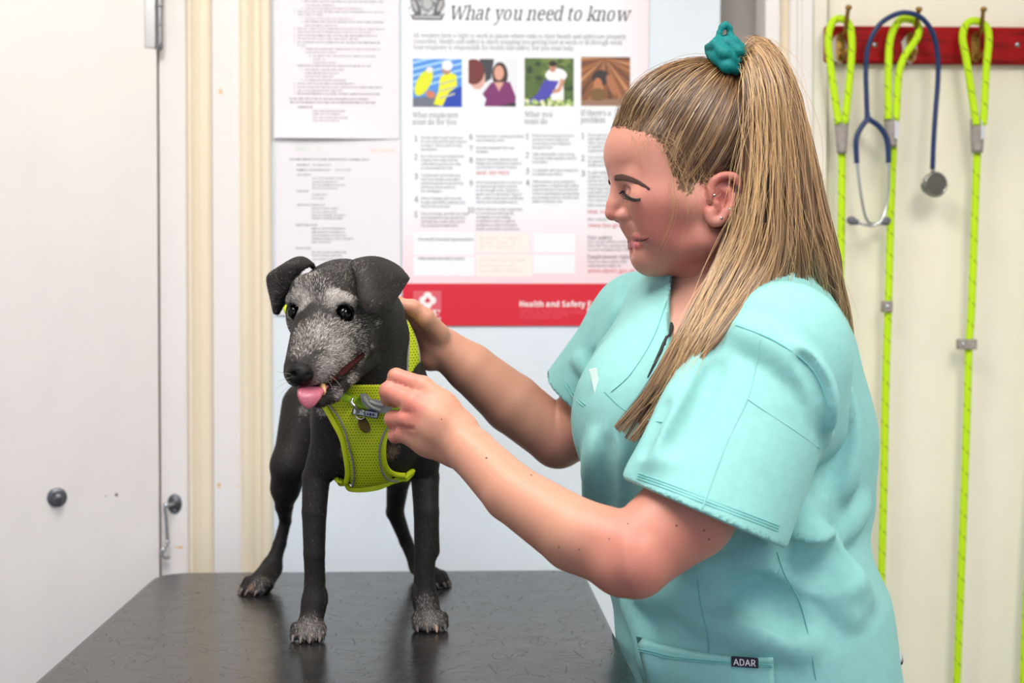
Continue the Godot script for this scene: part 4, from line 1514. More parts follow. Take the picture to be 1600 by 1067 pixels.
func build_dog():
	var floor_y := TABLE_Y
	var f := Field.new(D(360, 1010, 2.08).min(D(360, 1010, 1.50)) - Vector3(0.01, 0.02, 0), Vector3(D(735, 400, 1.75).x, D(500, 386, 1.60).y, -1.49), 0.003)
	f.lo.z = -2.10
	f = Field.new(Vector3(f.lo.x, floor_y - 0.004, -2.09), Vector3(D(715, 400, 1.85).x, D(500, 380, 1.72).y, -1.49), 0.003)
	dog_field = f
	# trunk
	f.cone(D(580, 645, 1.755), D(572, 612, 1.99), 0.074, 0.064, 0.02)
	f.ell(D(577, 672, 1.735), Vector3(0.063, 0.070, 0.060), 0.02)
	f.cone(D(590, 575, 1.80), D(578, 590, 2.0), 0.052, 0.045, 0.03)
	# neck
	f.cone(D(588, 600, 1.755), D(572, 500, 1.715), 0.054, 0.047, 0.03)
	f.cone(D(580, 612, 1.715), D(560, 545, 1.68), 0.036, 0.034, 0.025)
	# hind legs
	limb(f, [[486, 640, 1.985, 47], [453, 728, 1.940, 27], [446, 762, 1.955, 19.5], [444, 790, 1.975, 14]], 0.016)
	limb(f, [[444, 790, 1.975, 14], [446, 814, 2.005, 9], [437, 850, 1.995, 10], [424, 888, 1.985, 12.5]], 0.003)
	limb(f, [[645, 655, 2.03, 46], [622, 752, 1.985, 18], [617, 800, 2.02, 13.5], [634, 845, 2.045, 10], [652, 885, 2.045, 11]], 0.004)
	# forelegs
	limb(f, [[532, 645, 1.705, 44], [512, 715, 1.715, 27], [494, 745, 1.715, 21.5]], 0.012)
	limb(f, [[494, 745, 1.715, 21.5], [491, 800, 1.70, 19], [491, 865, 1.69, 16.5], [492, 905, 1.69, 16], [491, 940, 1.685, 17.5]], 0.002)
	limb(f, [[640, 650, 1.745, 46], [655, 710, 1.765, 30], [664, 745, 1.77, 22]], 0.012)
	limb(f, [[664, 745, 1.77, 22], [666, 800, 1.755, 19.5], [664, 865, 1.745, 16.5], [663, 905, 1.74, 16], [665, 938, 1.735, 18]], 0.002)
	f.cone(D(668, 800, 1.75), D(678, 860, 1.75), 0.007, 0.006, 0.012)
	# paws
	var feet := []
	for q in [[491, 942, 1.685, 484, 982, 57, Vector3(-0.10, 0, 1)], [665, 940, 1.735, 670, 966, 58, Vector3(0.16, 0, 1)], [424, 888, 1.985, 407, 912, 54, Vector3(-0.75, 0, 0.8)], [655, 885, 2.045, 676, 902, 46, Vector3(0.85, 0, 0.6)]]:
		var foot := on(q[3], q[4], floor_y + 0.012)
		var wdt := R(q[5], -foot.z)
		paw(f, D(q[0], q[1], q[2]), foot, wdt, q[6])
		feet.append([foot, wdt, q[6]])
	# dew claw bumps
	f.cone(D(508, 925, 1.685), D(509, 940, 1.68), 0.0035, 0.003, 0.003)
	f.cone(D(647, 918, 1.73), D(645, 935, 1.725), 0.0035, 0.003, 0.003)
	var trunk := Field.new(Vector3.ZERO, Vector3.ONE * 0.1, 0.05)      # the trunk without its head: what straps lie on
	trunk.lo = f.lo
	trunk.h = f.h
	trunk.nx = f.nx
	trunk.ny = f.ny
	trunk.nz = f.nz
	trunk.f = f.f.duplicate()
	# head
	var fwd := Vector3(-0.46, -0.36, 0.81).normalized()
	var side := fwd.cross(Vector3.UP).normalized()          # towards the left of the picture
	if side.x > 0:
		side = -side
	var up := side.cross(fwd).normalized()
	if up.y < 0:
		up = -up
	var hb := Basis(side, up, fwd)
	f.ell(D(532, 468, 1.665), Vector3(0.050, 0.046, 0.056), 0.018, hb)
	f.ell(D(575, 505, 1.675), Vector3(0.030, 0.036, 0.038), 0.02, hb)      # near cheek
	f.ell(D(480, 495, 1.675), Vector3(0.020, 0.030, 0.030), 0.02, hb)
	f.cone(D(505, 512, 1.615), D(477, 573, 1.565), 0.0335, 0.0205, 0.018)  # muzzle
	f.cone(D(540, 520, 1.625), D(505, 572, 1.575), 0.030, 0.020, 0.014)    # near upper lip
	f.cone(D(482, 520, 1.62), D(467, 583, 1.562), 0.017, 0.0145, 0.010)
	f.cone(D(560, 540, 1.64), D(520, 578, 1.59), 0.018, 0.014, 0.010)
	f.cone(D(478, 452, 1.630), D(505, 447, 1.625), 0.017, 0.019, 0.012)    # forehead
	f.cone(D(462, 470, 1.632), D(472, 466, 1.622), 0.011, 0.010, 0.008)    # brow ridges
	f.cone(D(520, 470, 1.607), D(545, 474, 1.612), 0.012, 0.011, 0.008)
	var eyes := [[D(460, 488, 1.6300), 0.0086], [D(537, 491, 1.6085), 0.0098]]
	for e in eyes:
		f.ell(e[0] + Vector3(0, 0, 0.006), Vector3.ONE * (e[1] + 0.0022), 0.004, Basis(), true)
	# lower jaw
	limb(f, [[574, 560, 1.655, 17], [549, 586, 1.615, 11.5], [520, 616, 1.575, 11], [498, 627, 1.562, 10.5]], 0.006)
	# cleft of the open mouth
	var lip := [D(562, 553, 1.612), D(537, 582, 1.575), D(513, 609, 1.548), D(480, 614, 1.535)]
	f.chain(lip, [0.0032, 0.0058, 0.0075, 0.0075], 0.002, true)
	f.chain([lip[0] + Vector3(-0.03, 0.004, -0.01), lip[1] + Vector3(-0.03, 0.004, -0.01), lip[2] + Vector3(-0.03, 0, -0.01)], [0.005, 0.0075, 0.008], 0.002, true)
	# nose
	f.ell(D(469, 584, 1.548), Vector3(0.0160, 0.0125, 0.0145), 0.003, hb)
	f.cone(D(468, 594, 1.537), D(470, 606, 1.545), 0.0012, 0.0012, 0.002, true)
	for q in [[456, 587, 1.534], [481, 589, 1.532]]:
		f.ell(D(q[0], q[1], q[2]), Vector3(0.0046, 0.0036, 0.009), 0.0015, hb, true)
	# the coat's patches
	for q in [[467, 468, 1.62, 28, 1.0], [457, 474, 1.63, 20, .8], [480, 462, 1.62, 22, .7], [525, 464, 1.598, 28, 1.0], [545, 470, 1.60, 20, .9], [500, 455, 1.61, 30, .35], [480, 440, 1.63, 34, .35], [475, 520, 1.60, 34, .45], [505, 520, 1.58, 42, .6], [530, 540, 1.58, 40, .62], [540, 560, 1.58, 34, .7], [515, 575, 1.56, 32, .75], [500, 590, 1.55, 22, .75], [470, 540, 1.58, 30, .4], [455, 510, 1.62, 24, .5], [540, 510, 1.60, 26, .45], [562, 555, 1.62, 22, .6], [550, 590, 1.60, 18, .55], [530, 615, 1.58, 18, .5], [505, 638, 1.56, 18, .6], [560, 520, 1.62, 45, .25], [530, 425, 1.62, 60, .16], [581, 541, 1.635, 7, .8], [588, 505, 1.63, 10, .4], [484, 985, 1.66, 34, .55], [672, 970, 1.72, 34, .6], [665, 945, 1.72, 26, .35], [405, 912, 1.96, 24, .3], [474, 640, 1.71, 12, .5], [575, 490, 1.61, 40, .15], [590, 450, 1.60, 45, .10], [440, 450, 1.65, 40, .08]]:
		dog_marks.append([on_body(f, q[0], q[1], 0.0, q[2]), R(q[3], q[2]), q[4], 0.0])
	for q in [[540, 598, 1.655, 13, .9], [541, 708, 1.68, 15, .6], [612, 706, 1.69, 17, .55], [392, 917, 1.955, 8, .6]]:
		dog_marks.append([on_body(trunk, q[0], q[1], 0.0, q[2]), R(q[3], q[2]), q[4], 1.0])
	var nose_at := D(469, 587, 1.540)
	var mouth_pts := [D(562, 553, 1.612), D(537, 581, 1.580), D(515, 607, 1.555), D(488, 614, 1.545)]
	var paint := func(p: Vector3, n: Vector3) -> Color:
		var q := hb.transposed() * (p - nose_at)
		if q.z > -0.010 and Vector2(q.x / 0.0185, q.y / 0.0160).length() < 1.0:
			return Color(0.055, 0.05, 0.052)
		for i in 3:
			var s: Vector3 = Geometry3D.get_closest_point_to_segment(p, mouth_pts[i], mouth_pts[i + 1])
			var dd := p.distance_to(s)
			if dd < 0.011 and f.value(p + Vector3(0, 0.009, 0.002)) < 0.006 and f.value(p - Vector3(0, 0.009, -0.002)) < 0.006:
				return Color(0.27, 0.085, 0.085) if dd < 0.0055 else Color(0.085, 0.06, 0.06)
		for e in eyes:
			if p.distance_to(e[0]) < e[1] + 0.0030:
				return Color(0.05, 0.045, 0.045)
		return dog_coat(p, n)
	var body := Mb.new()
	f.mesh(body, paint)
	var dog := thing("dog", "small black dog with a greying muzzle standing on the black table", "dog", Vector3.ZERO)
	# ears: folded flaps of skin
	var ear_rows := []
	# near ear (right in the picture): rows run from the fold down to its rim
	for q in [
		[[556, 424, 1.660], [575, 417, 1.668], [597, 418, 1.678], [614, 424, 1.690]],
		[[549, 410, 1.640], [575, 404, 1.652], [600, 407, 1.668], [625, 420, 1.690]],
		[[552, 420, 1.618], [578, 411, 1.628], [608, 417, 1.650], [636, 431, 1.682]],
		[[557, 438, 1.604], [580, 432, 1.606], [610, 432, 1.630], [639.5, 436, 1.672]],
		[[559, 460, 1.594], [580, 456, 1.594], [606, 453, 1.616], [632, 448, 1.656]],
		[[563, 477, 1.590], [582, 474, 1.588], [604, 470, 1.606], [620, 464, 1.638]],
		[[569, 486, 1.590], [582, 487, 1.588], [597, 484, 1.600], [609, 477, 1.622]],
		[[575, 489, 1.591], [582, 490.5, 1.590], [591, 489, 1.598], [601, 484, 1.612]]]:
		var row := []
		for p in q:
			row.append(D(p[0], p[1], p[2]))
		ear_rows.append(spline(row, 5))
	append_ear(body, ear_rows)
	ear_rows = []
	for q in [
		[[494, 424, 1.670], [482, 414, 1.668], [470, 411, 1.667], [460, 418, 1.670]],
		[[489, 416, 1.655], [477, 406, 1.652], [464, 405, 1.652], [449, 414, 1.660]],
		[[473, 423, 1.645], [463, 413, 1.640], [449, 414, 1.643], [430, 424, 1.662]],
		[[466, 434, 1.650], [455, 427, 1.640], [440, 425, 1.642], [417, 433, 1.668]],
		[[461, 450, 1.652], [450, 445, 1.643], [437, 444, 1.645], [419, 452, 1.668]],
		[[450, 466, 1.656], [442, 464, 1.648], [433, 464, 1.650], [424, 468, 1.668]],
		[[439, 481, 1.662], [435, 481, 1.656], [431, 481, 1.658], [428, 481, 1.668]],
		[[433, 490, 1.667], [432, 490.5, 1.664], [431.5, 490.5, 1.665], [430.5, 490, 1.669]]]:
		var row := []
		for p in q:
			row.append(D(p[0], p[1], p[2]))
		ear_rows.append(spline(row, 5))
	append_ear(body, ear_rows)
	var hide := mat("dog_skin", Color.WHITE, 0.62, 0.0, 0.35)
	hide.vertex_color_use_as_albedo = true
	hide.vertex_color_is_srgb = true
	obj("body", body, hide, dog, true)
	dog_fur(body, dog, nose_at, hide)
	# eyes
	for e in eyes:
		var mb := Mb.new()
		ball(mb, e[0], e[1])
		obj("eye", mb, mat("dog_eye", Color(0.012, 0.010, 0.010), 0.07, 0.0, 0.4), dog, true)
	var claw_mat := mat("claw", Color.WHITE, 0.4)
	claw_mat.vertex_color_use_as_albedo = true
	claw_mat.vertex_color_is_srgb = true
	for q in feet.size():
		claws(dog, claw_mat, feet[q][0], feet[q][1], feet[q][2], 1 if q == 1 else -1)
	# tongue lolling over the lower teeth
	var tg := Mb.new()
	var rows := []
	for q in [
		[[476, 598, 1.580], [492, 602, 1.582], [520, 598, 1.590]],
		[[467, 605, 1.552], [488, 609, 1.554], [511, 607, 1.564]],
		[[464.5, 611, 1.539], [486, 614, 1.5425], [506, 614, 1.552]],
		[[465, 620, 1.5345], [484, 622, 1.5385], [501, 623, 1.546]],
		[[469, 629, 1.5345], [482, 630, 1.5375], [494, 631, 1.543]],
		[[474, 634, 1.536], [481, 635, 1.538], [488, 635, 1.541]],
		[[478, 636.5, 1.538], [481, 637, 1.539], [484, 637, 1.540]]]:
		var row := []
		for p in q:
			row.append(D(p[0], p[1], p[2]))
		rows.append(spline(row, 6))
	sheet_rows(tg, spline_rows(rows, 3), 0.0045)
	var tm := mat("tongue", Color(0.75, 0.42, 0.49), 0.34)
	tm.albedo_texture = noise_tex(128, 0.08, [[0.0, Color(0.80, 0.75, 0.78)], [1.0, Color(1, 1, 1)]], 41)
	triplanar(tm, Vector3(25, 25, 25))
	tm.subsurf_scatter_enabled = true
	tm.subsurf_scatter_strength = 0.15
	obj("tongue", tg, tm, dog, true)
	var th := Mb.new()
	th.tube([D(504, 600, 1.568), D(505, 606, 1.560), D(506, 612, 1.556), D(505.5, 617, 1.556)], [0.003, 0.0034, 0.0028, 0.0012], 8)
	obj("tooth", th, mat("tooth", Color(0.80, 0.62, 0.42), 0.35), dog, true)
	# whiskers
	var wk := Mb.new()
	for q in [[450, 590, -14, 6], [449, 596, -16, 12], [451, 602, -14, 18], [450, 584, -15, -4], [505, 592, 10, 20], [512, 588, 14, 18], [498, 596, 4, 22]]:
		var a := on_body(f, q[0] + 4.0, q[1], 0.0, 1.55)
		wk.tube(spline([a, a + Vector3(q[2], -q[3] * 0.5, 8) * 0.00045, a + Vector3(q[2] * 2.0, -q[3] * 1.4, 10) * 0.00045], 4), 0.00018, 4)
	obj("whiskers", wk, mat("whisker", Color(0.55, 0.53, 0.5), 0.5), dog, true).set_meta("kind", "stuff")
	build_harness(dog, trunk)

func spline_rows(rows: Array, steps: int) -> Array:
	var cols := []
	for i in rows[0].size():
		var line := []
		for r in rows:
			line.append(r[i])
		cols.append(spline(line, steps))
	var out := []
	for j in cols[0].size():
		var line := []
		for c in cols:
			line.append(c[j])
		out.append(line)
	return out

func append_ear(body: Mb, rows: Array):
	var e := Mb.new()
	sheet_rows(e, spline_rows(rows, 4), 0.0055)
	var nn := PackedVector3Array()
	nn.resize(e.v.size())
	for k in e.ix.size() / 3:
		var a := e.ix[k * 3]
		var b := e.ix[k * 3 + 1]
		var d := e.ix[k * 3 + 2]
		var q := (e.v[d] - e.v[a]).cross(e.v[b] - e.v[a])
		nn[a] += q
		nn[b] += q
		nn[d] += q
	var first := body.v.size()
	for k in e.v.size():
		body.v.append(e.v[k])
		body.n.append(nn[k].normalized())
		body.uv.append(Vector2.ZERO)
		body.c.append(Color(0.18, 0.167, 0.162))
	for i in e.ix:
		body.ix.append(first + i)

func ball(mb: Mb, c: Vector3, r: float, sides := 20):
	var prof := []
	for k in 11:
		var a := PI * k / 10.0
		prof.append([sin(a) * r, -cos(a) * r])
	mb.lathe(c, Vector3(0, 1, 0), prof, sides)

# short hairs laid along the skin: each a thin blade, dark, grey or tan as the coat is there
func dog_fur(body: Mb, dog: Node, nose: Vector3, m: Material):
	var r := RandomNumberGenerator.new()
	r.seed = 2024
	var out := Mb.new()
	var v := body.v
	var nn := body.n
	var head_c := D(532, 480, 1.66)
	var count := body.ix.size() / 3
	for k in count:
		var ia := body.ix[k * 3]
		var a := v[ia]
		var n := nn[ia]
		var view := (EYE - a).normalized()
		if n.dot(view) < -0.45:
			continue
		if a.distance_to(nose) < 0.018 or body.c[ia].r > 0.25 and body.c[ia].g < 0.11:
			continue
		var b := v[body.ix[k * 3 + 1]]
		var c := v[body.ix[k * 3 + 2]]
		var area := (b - a).cross(c - a).length() * 0.5
		var on_head := a.distance_to(head_c) < 0.15 and a.y > TABLE_Y + 0.19
		var dens := (0.90e6 if on_head else 0.42e6) * area
		var num := int(dens) + (1 if r.randf() < dens - int(dens) else 0)
		for j in num:
			var s := r.randf()
			var t := r.randf()
			if s + t > 1.0:
				s = 1.0 - s
				t = 1.0 - t
			var p := a + (b - a) * s + (c - a) * t
			var flow: Vector3
			if on_head:
				flow = (p - nose).normalized() + Vector3(0, -0.25, -0.2)
			elif p.y < TABLE_Y + 0.17:
				flow = Vector3(0.05, -1, 0.05)
			else:
				flow = Vector3(0.0, -0.8, -0.45)
			flow += Vector3(r.randfn(0, 0.28), r.randfn(0, 0.28), r.randfn(0, 0.28))
			flow = (flow - n * flow.dot(n)).normalized()
			var g := dog_grey(p)
			var col: Color
			var q := r.randf()
			if q < g.y:
				col = Color(0.66, 0.56, 0.45).lerp(Color(0.45, 0.36, 0.28), r.randf())
			elif q < g.y + g.x:
				col = Color(0.80, 0.78, 0.76).lerp(Color(0.42, 0.40, 0.385), r.randf() if g.x > 0.2 else r.randf_range(0.7, 1.0))
			else:
				var d := r.randf_range(0.095, 0.25)
				col = Color(d * 1.06, d * 0.99, d * 0.96)
			var len := r.randf_range(0.0025, 0.0050) if on_head else r.randf_range(0.0025, 0.0048)
			var w := r.randf_range(0.00012, 0.00024)
			var sd := flow.cross(n).normalized() * w
			var tip := p + flow * len + n * len * r.randf_range(0.04, 0.20)
			var midp := p + flow * len * 0.5 + n * len * 0.08
			var i0 := out.v.size()
			out.v.append(p - sd); out.v.append(p + sd); out.v.append(midp + sd * 0.8); out.v.append(midp - sd * 0.8); out.v.append(tip)
			for e in 5:
				out.n.append(n)
				out.c.append(col)
				out.uv.append(Vector2.ZERO)
			out.tri(i0, i0 + 2, i0 + 1)
			out.tri(i0, i0 + 3, i0 + 2)
			out.tri(i0 + 3, i0 + 4, i0 + 2)
	var o := obj("fur", out, m, dog, true)
	o.set_meta("kind", "stuff")

# ------------------------------------------------------------------ what the dog wears
func on_body(f: Field, px: float, py: float, off: float, spare := 1.70) -> Vector3:      # a place just off the coat
	var p := D(px, py, 1.0)
	var hit = f.march(EYE, (p - EYE).normalized(), 1.45, 2.2)
	if hit == null:
		return D(px, py, spare)
	return hit + f.grad(hit) * off

func body_path(f: Field, pts: Array, off: float, spare := 1.70, steps := 6) -> Array:
	var line := []
	for q in pts:
		line.append(Vector2(q[0], q[1]))
	var out := []
	for q in spline(line, steps):
		out.append(on_body(f, q.x, q.y, off, spare))
	for pass_ in 3:                                     # even out steps where the coat folds
		for i in range(1, out.size() - 1):
			out[i] = (out[i - 1] + out[i] * 2.0 + out[i + 1]) / 4.0
	return out

func patch(mb: Mb, f: Field, lefts: Array, rights: Array, off: float, spare: float, thick := 0.003, tuck := false):
	var L := []
	var Rr := []
	for q in lefts:
		L.append(Vector2(q[0], q[1]))
	for q in rights:
		Rr.append(Vector2(q[0], q[1]))
	L = spline(L, 4)
	Rr = spline(Rr, 4)
	var rows := []
	var nc := 16
	for j in L.size():
		var row := []
		for i in nc + 1:
			var q: Vector2 = L[j].lerp(Rr[j], float(i) / nc)
			row.append(on_body(f, q.x, q.y, off, spare))
		rows.append(row)
	for pass_ in 4:
		for j in range(1, rows.size() - 1):
			for i in range(1, nc):
				rows[j][i] = (rows[j - 1][i] + rows[j + 1][i] + rows[j][i - 1] + rows[j][i + 1] + rows[j][i] * 4.0) / 8.0
	if tuck:                                            # carry on under the chest
		var last: Array = rows[-1]
		for s in [0.012, 0.03, 0.06]:
			var row := []
			for p in last:
				row.append(p + Vector3(0, -0.004 - s * 0.05, -s))
			rows.append(row)
	var first := mb.v.size()
	sheet_rows(mb, rows, thick)
	for k in range(first, mb.v.size()):
		mb.uv[k] = Vector2(mb.v[k].x, -mb.v[k].y) / 0.0033

func ribbon(mb: Mb, path: Array, r: float, squash: float, axis := Vector3(0, 0, 1), cols = null):
	mb.tube(path, r, 10, cols, axis, squash)

func build_harness(dog: Node, f: Field):
	var H := Node3D.new()
	H.name = "harness"
	H.set_meta("label", "lime green mesh dog harness with grey piping")
	dog.add_child(H)
	# woven mesh: rows of small dark holes
	var mesh_m := mat("lime_mesh", Color.WHITE, 0.7)
	var im := Image.create(64, 64, false, Image.FORMAT_RGB8)
	for y in 64:
		for x in 64:
			var q := Vector2(fposmod(x / 32.0 + (0.5 if y >= 32 else 0.0), 1.0) - 0.5, fposmod(y / 32.0, 1.0) - 0.5)
			var hole := q.length() < 0.235
			im.set_pixel(x, y, Color(0.40, 0.45, 0.02) if hole else Color(0.77, 0.82, 0.03))
	mesh_m.albedo_texture = ImageTexture.create_from_image(im)
	mesh_m.uv1_scale = Vector3(0.5, 0.5, 1)
	var lime := mat("lime_binding", Color(0.79, 0.84, 0.03), 0.65)
	var pipe := mat("grey_piping", Color(0.52, 0.52, 0.47), 0.45)
	var mb := Mb.new()
	patch(mb, f, [[530, 596], [522, 610], [511, 630], [522, 650], [532, 668], [539, 685], [544, 703], [548, 722], [549, 736], [549, 746], [552, 753]], [[640, 600], [640, 615], [636, 632], [620, 650], [608, 668], [600, 684], [597, 703], [600, 722], [607, 733], [610, 740], [609, 745]], 0.0055, 1.68, 0.003, true)
	obj("chest_panel", mb, mesh_m, H, true)
	# neck strap on the right of the neck
	mb = Mb.new()
	var nl := spline([Vector3(633, 500, 1.752), Vector3(635, 515, 1.735), Vector3(633, 530, 1.722), Vector3(630, 550, 1.712), Vector3(628, 572, 1.705), Vector3(626, 595, 1.70), Vector3(622, 618, 1.698)], 4)
	var nr := spline([Vector3(635, 500, 1.757), Vector3(643, 515, 1.760), Vector3(649.5, 530, 1.757), Vector3(654.5, 550, 1.751), Vector3(655.5, 568, 1.747), Vector3(653, 590, 1.743), Vector3(649, 615, 1.74)], 4)
	var srows := []
	for j in nl.size():
		var row := []
		for i in 13:
			var q: Vector3 = nl[j].lerp(nr[j], i / 12.0)
			row.append(D(q.x, q.y, q.z - 0.012 * sin(PI * i / 12.0)))
		srows.append(row)
	sheet_rows(mb, srows, 0.004)
	for k in mb.v.size():
		mb.uv[k] = Vector2(mb.v[k].x, -mb.v[k].y) / 0.0033
	obj("neck_strap", mb, mesh_m, H, true)
	mb = Mb.new()
	mb.tube(spline([D(585, 500, 1.775), D(540, 478, 1.80), D(490, 466, 1.81), D(457, 470, 1.80), D(450, 481, 1.795), D(457, 492, 1.79), D(480, 520, 1.80), D(510, 560, 1.83), D(545, 585, 1.86)], 6), 0.0062, 10, null, Vector3(0, 0, 1), 0.45)
	obj("shoulder_strap", mb, mesh_m, H, true)
	# edge bindings
	for e in [
		[[505, 627], [509, 633], [520, 651], [529.5, 668], [537, 685], [542, 703], [545.5, 722], [546.5, 736], [543.5, 747], [535, 748], [527, 744]],
		[[612, 652], [606, 665], [599.5, 680], [597, 704], [601, 726], [613, 735.5], [630, 737]],
		[[529, 749], [540, 754.5], [553, 757], [572, 757], [592, 753.5], [611, 745], [630, 741]]]:
		mb = Mb.new()
		var line := body_path(f, e, 0.0065, 1.715)
		if e[0][1] > 700:                       # runs on round the ribs behind the forelegs
			line.push_front(D(506, 728, 1.775))
		if e[-1][0] > 625:
			line.append(D(662, 722, 1.80))
		elif e[-1][0] < 530 and e[-1][1] > 700:
			line.append(D(506, 724, 1.775))
		ribbon(mb, spline(line, 2), 0.0033, 0.4)
		obj("edge_binding", mb, lime, H, true)
	for e in [
		[[513, 629], [520, 638], [532, 652], [541, 670], [547.5, 690], [553.5, 711], [556.5, 735], [554, 751]],
		[[608, 660], [600, 671], [594, 684], [590.5, 704], [594, 727], [602, 741], [616, 743]],
		[[528, 612.5], [537, 617], [553, 626]]]:
		mb = Mb.new()
		ribbon(mb, body_path(f, e, 0.0090, 1.70), 0.0013, 1.0)
		obj("piping", mb, pipe, H, true)
	for e in [[12, 0.0012], [4, 0.003]]:
		var line := []
		for row in srows:
			line.append(row[e[0]] + Vector3(0, 0, e[1]))
		mb = Mb.new()
		ribbon(mb, line, 0.0014, 1.0)
		obj("piping", mb, pipe, H, true)
	# collar band under the jaw, its woven label, the buckle
	var collar := Node3D.new()
	collar.name = "collar"
	collar.set_meta("label", "lime collar with a grey clip and a bronze tag")
	dog.add_child(collar)
	mb = Mb.new()
	var band := body_path(f, [[505, 585], [522, 593], [534, 601], [542, 609], [552, 620], [566, 628], [590, 634], [612, 636], [630, 630], [642, 615]], 0.0100, 1.69)
	ribbon(mb, band, 0.0052, 0.25)
	obj("strap", mb, mat("lime_webbing", Color(0.56, 0.70, 0.06), 0.7), collar, true)
	mb = Mb.new()
	ribbon(mb, spline([on_body(f, 541, 604, 0.016), on_body(f, 546, 610, 0.017), on_body(f, 551, 618, 0.016), on_body(f, 555, 626, 0.013)], 5), 0.0042, 0.5)
	obj("strap_loop", mb, mat("bright_webbing", Color(0.62, 0.80, 0.10), 0.6), collar, true)
	mb = Mb.new()
	var la := on_body(f, 540, 600, 0.0165)
	mb.box(la, Vector3(0.0095, 0.0085, 0.0016), 0.0004, Basis(Vector3(0, 0, 1), -0.6) * Basis(Vector3(0, 1, 0), -0.2))
	obj("collar_label", mb, mat("white_label", Color(0.70, 0.71, 0.76), 0.6), collar)
	var plastic := mat("grey_plastic", Color(0.50, 0.50, 0.47), 0.35)
	mb = Mb.new()
	var z_b := on_body(f, 585, 626, 0.015)
	var sc := -z_b.z / FOCAL
	var out := PackedVector2Array()
	for q in [[561, 611], [567, 610], [574, 614], [577, 619], [586, 620], [597, 622.5], [606, 626], [611, 631], [609, 637], [602, 640.5], [594, 641], [583, 638], [574, 635], [567, 629], [562, 620]]:
		out.append(Vector2((q[0] - 585) * sc, -(q[1] - 626) * sc))
	out.reverse()
	mb.extrude(out, -0.003, 0.0035, Transform3D(Basis(), z_b))
	var bk := obj("buckle", mb, plastic, collar)
	mb = Mb.new()
	for q in [[[575, 622], [586, 627], [598, 629]], [[566, 615], [571, 624], [580, 632], [594, 637]]]:
		var line := []
		for p in q:
			line.append(z_b + Vector3((p[0] - 585) * sc, -(p[1] - 626) * sc, 0.0038))
		mb.tube(spline(line, 5), 0.0021, 8)
	obj("buckle_rib", mb, mat("pale_plastic", Color(0.60, 0.60, 0.57), 0.3), bk, true)
	mb = Mb.new()
	mb.box(z_b + Vector3(-3 * sc, -10.5 * sc, 0.003), Vector3(16 * sc, 2.6 * sc, 0.0022), 0.0003, Basis(Vector3(0, 0, 1), -0.16))
	obj("buckle_slot", mb, mat("navy_slot", Color(0.10, 0.13, 0.28), 0.5), bk)
	# sewn label on the panel
	var lb := on_body(f, 572, 644, 0.0105)
	var turn := Basis(Vector3(0, 0, 1), -0.17)
	mb = Mb.new()
	mb.box(lb, Vector3(41 * sc, 10.5 * sc, 0.0016), 0.0004, turn)
	var lo := obj("sewn_label", mb, mat("navy_edge", Color(0.09, 0.11, 0.25), 0.6), H)
	mb = Mb.new()
	mb.box(lb + Vector3(0, 0, 0.0006), Vector3(38 * sc, 8.0 * sc, 0.0014), 0.0004, turn)
	obj("label_face", mb, mat("label_white", Color(0.80, 0.82, 0.84), 0.6), lo)
	mb = Mb.new()
	for q in [[4, 1.5, 2.5, 3.0], [8, 1.0, 3.0, 4.5], [12.5, 0.5, 3.0, 3.6], [15.5, 1.5, 1.2, 1.6]]:
		mb.box(lb + turn * Vector3(q[0] * sc, -q[1] * sc * 0.5, 0.0016), Vector3(q[2] * sc, q[3] * sc, 0.0006), 0.0, turn)
	obj("label_print", mb, mat("navy_print", Color(0.10, 0.12, 0.24), 0.6), lo)
	# ring, split ring and tag
	mb = Mb.new()
	mb.tube(spline([on_body(f, 558, 613, 0.017), on_body(f, 556.5, 622, 0.021), on_body(f, 558, 633, 0.021), on_body(f, 561, 643, 0.019)], 6), 0.0017, 8)
	obj("drop_link", mb, M.chrome, collar, true)
	mb = Mb.new()
	var rc := on_body(f, 564, 646, 0.0155)
	var ring := []
	for k in 25:
		var a := TAU * k / 24.0
		ring.append(rc + Vector3(cos(a) * 0.0052, sin(a) * 0.0056, 0.001 * sin(a * 2.0)))
	mb.tube(ring, 0.0010, 8, null, Vector3.ZERO, 1.0, false)
	obj("split_ring", mb, M.steel, collar, true)
	mb = Mb.new()
	var tc := on_body(f, 570.5, 662.5, 0.013)
	var tb := Basis(Vector3(0, 0, 1), 0.52) * Basis(Vector3(0, 1, 0), 0.75)
	var oo := PackedVector2Array()
	for k in 24:
		var a := TAU * k / 24.0
		oo.append(Vector2(cos(a) * 0.0072, sin(a) * 0.0100))
	mb.extrude(oo, -0.0007, 0.0007, Transform3D(tb, tc))
	var tg := obj("tag", mb, mat("bronze_tag", Color(0.50, 0.38, 0.24), 0.3, 0.9), collar)
	tg.set_meta("label", "oval bronze name tag")

# ------------------------------------------------------------------ the person
var hf: Vector3                       # where the head faces, its left (towards the camera) and its up
var hl: Vector3
var hu: Vector3
var h0: Vector3
var head_field: Field
var top_field: Field
var near_arm_field: Field
var tf := Vector3(-0.93, 0, 0.36).normalized()       # where the trunk faces

func HW(px: float, py: float, w := 0.0) -> Vector3:  # a place of the head on the plane w beside its middle
	var d := (D(px, py, 1.0) - EYE).normalized()
	return EYE + d * ((h0 + hl * w - EYE).dot(hl) / d.dot(hl))

func HS(px: float, py: float, w: float, s: float) -> Vector3:      # both sides of the face alike
	var near := HW(px, py, w)
	return near if s > 0.0 else mirror(near)

func mirror(p: Vector3) -> Vector3:                   # the same place on the other side of the face
	return p - hl * (2.0 * (p - h0).dot(hl))

func HR(px: float) -> float:
	return R(px, 1.62)

func skin_tone(p: Vector3, n: Vector3) -> Color:
	return Color(0.80, 0.585, 0.51)

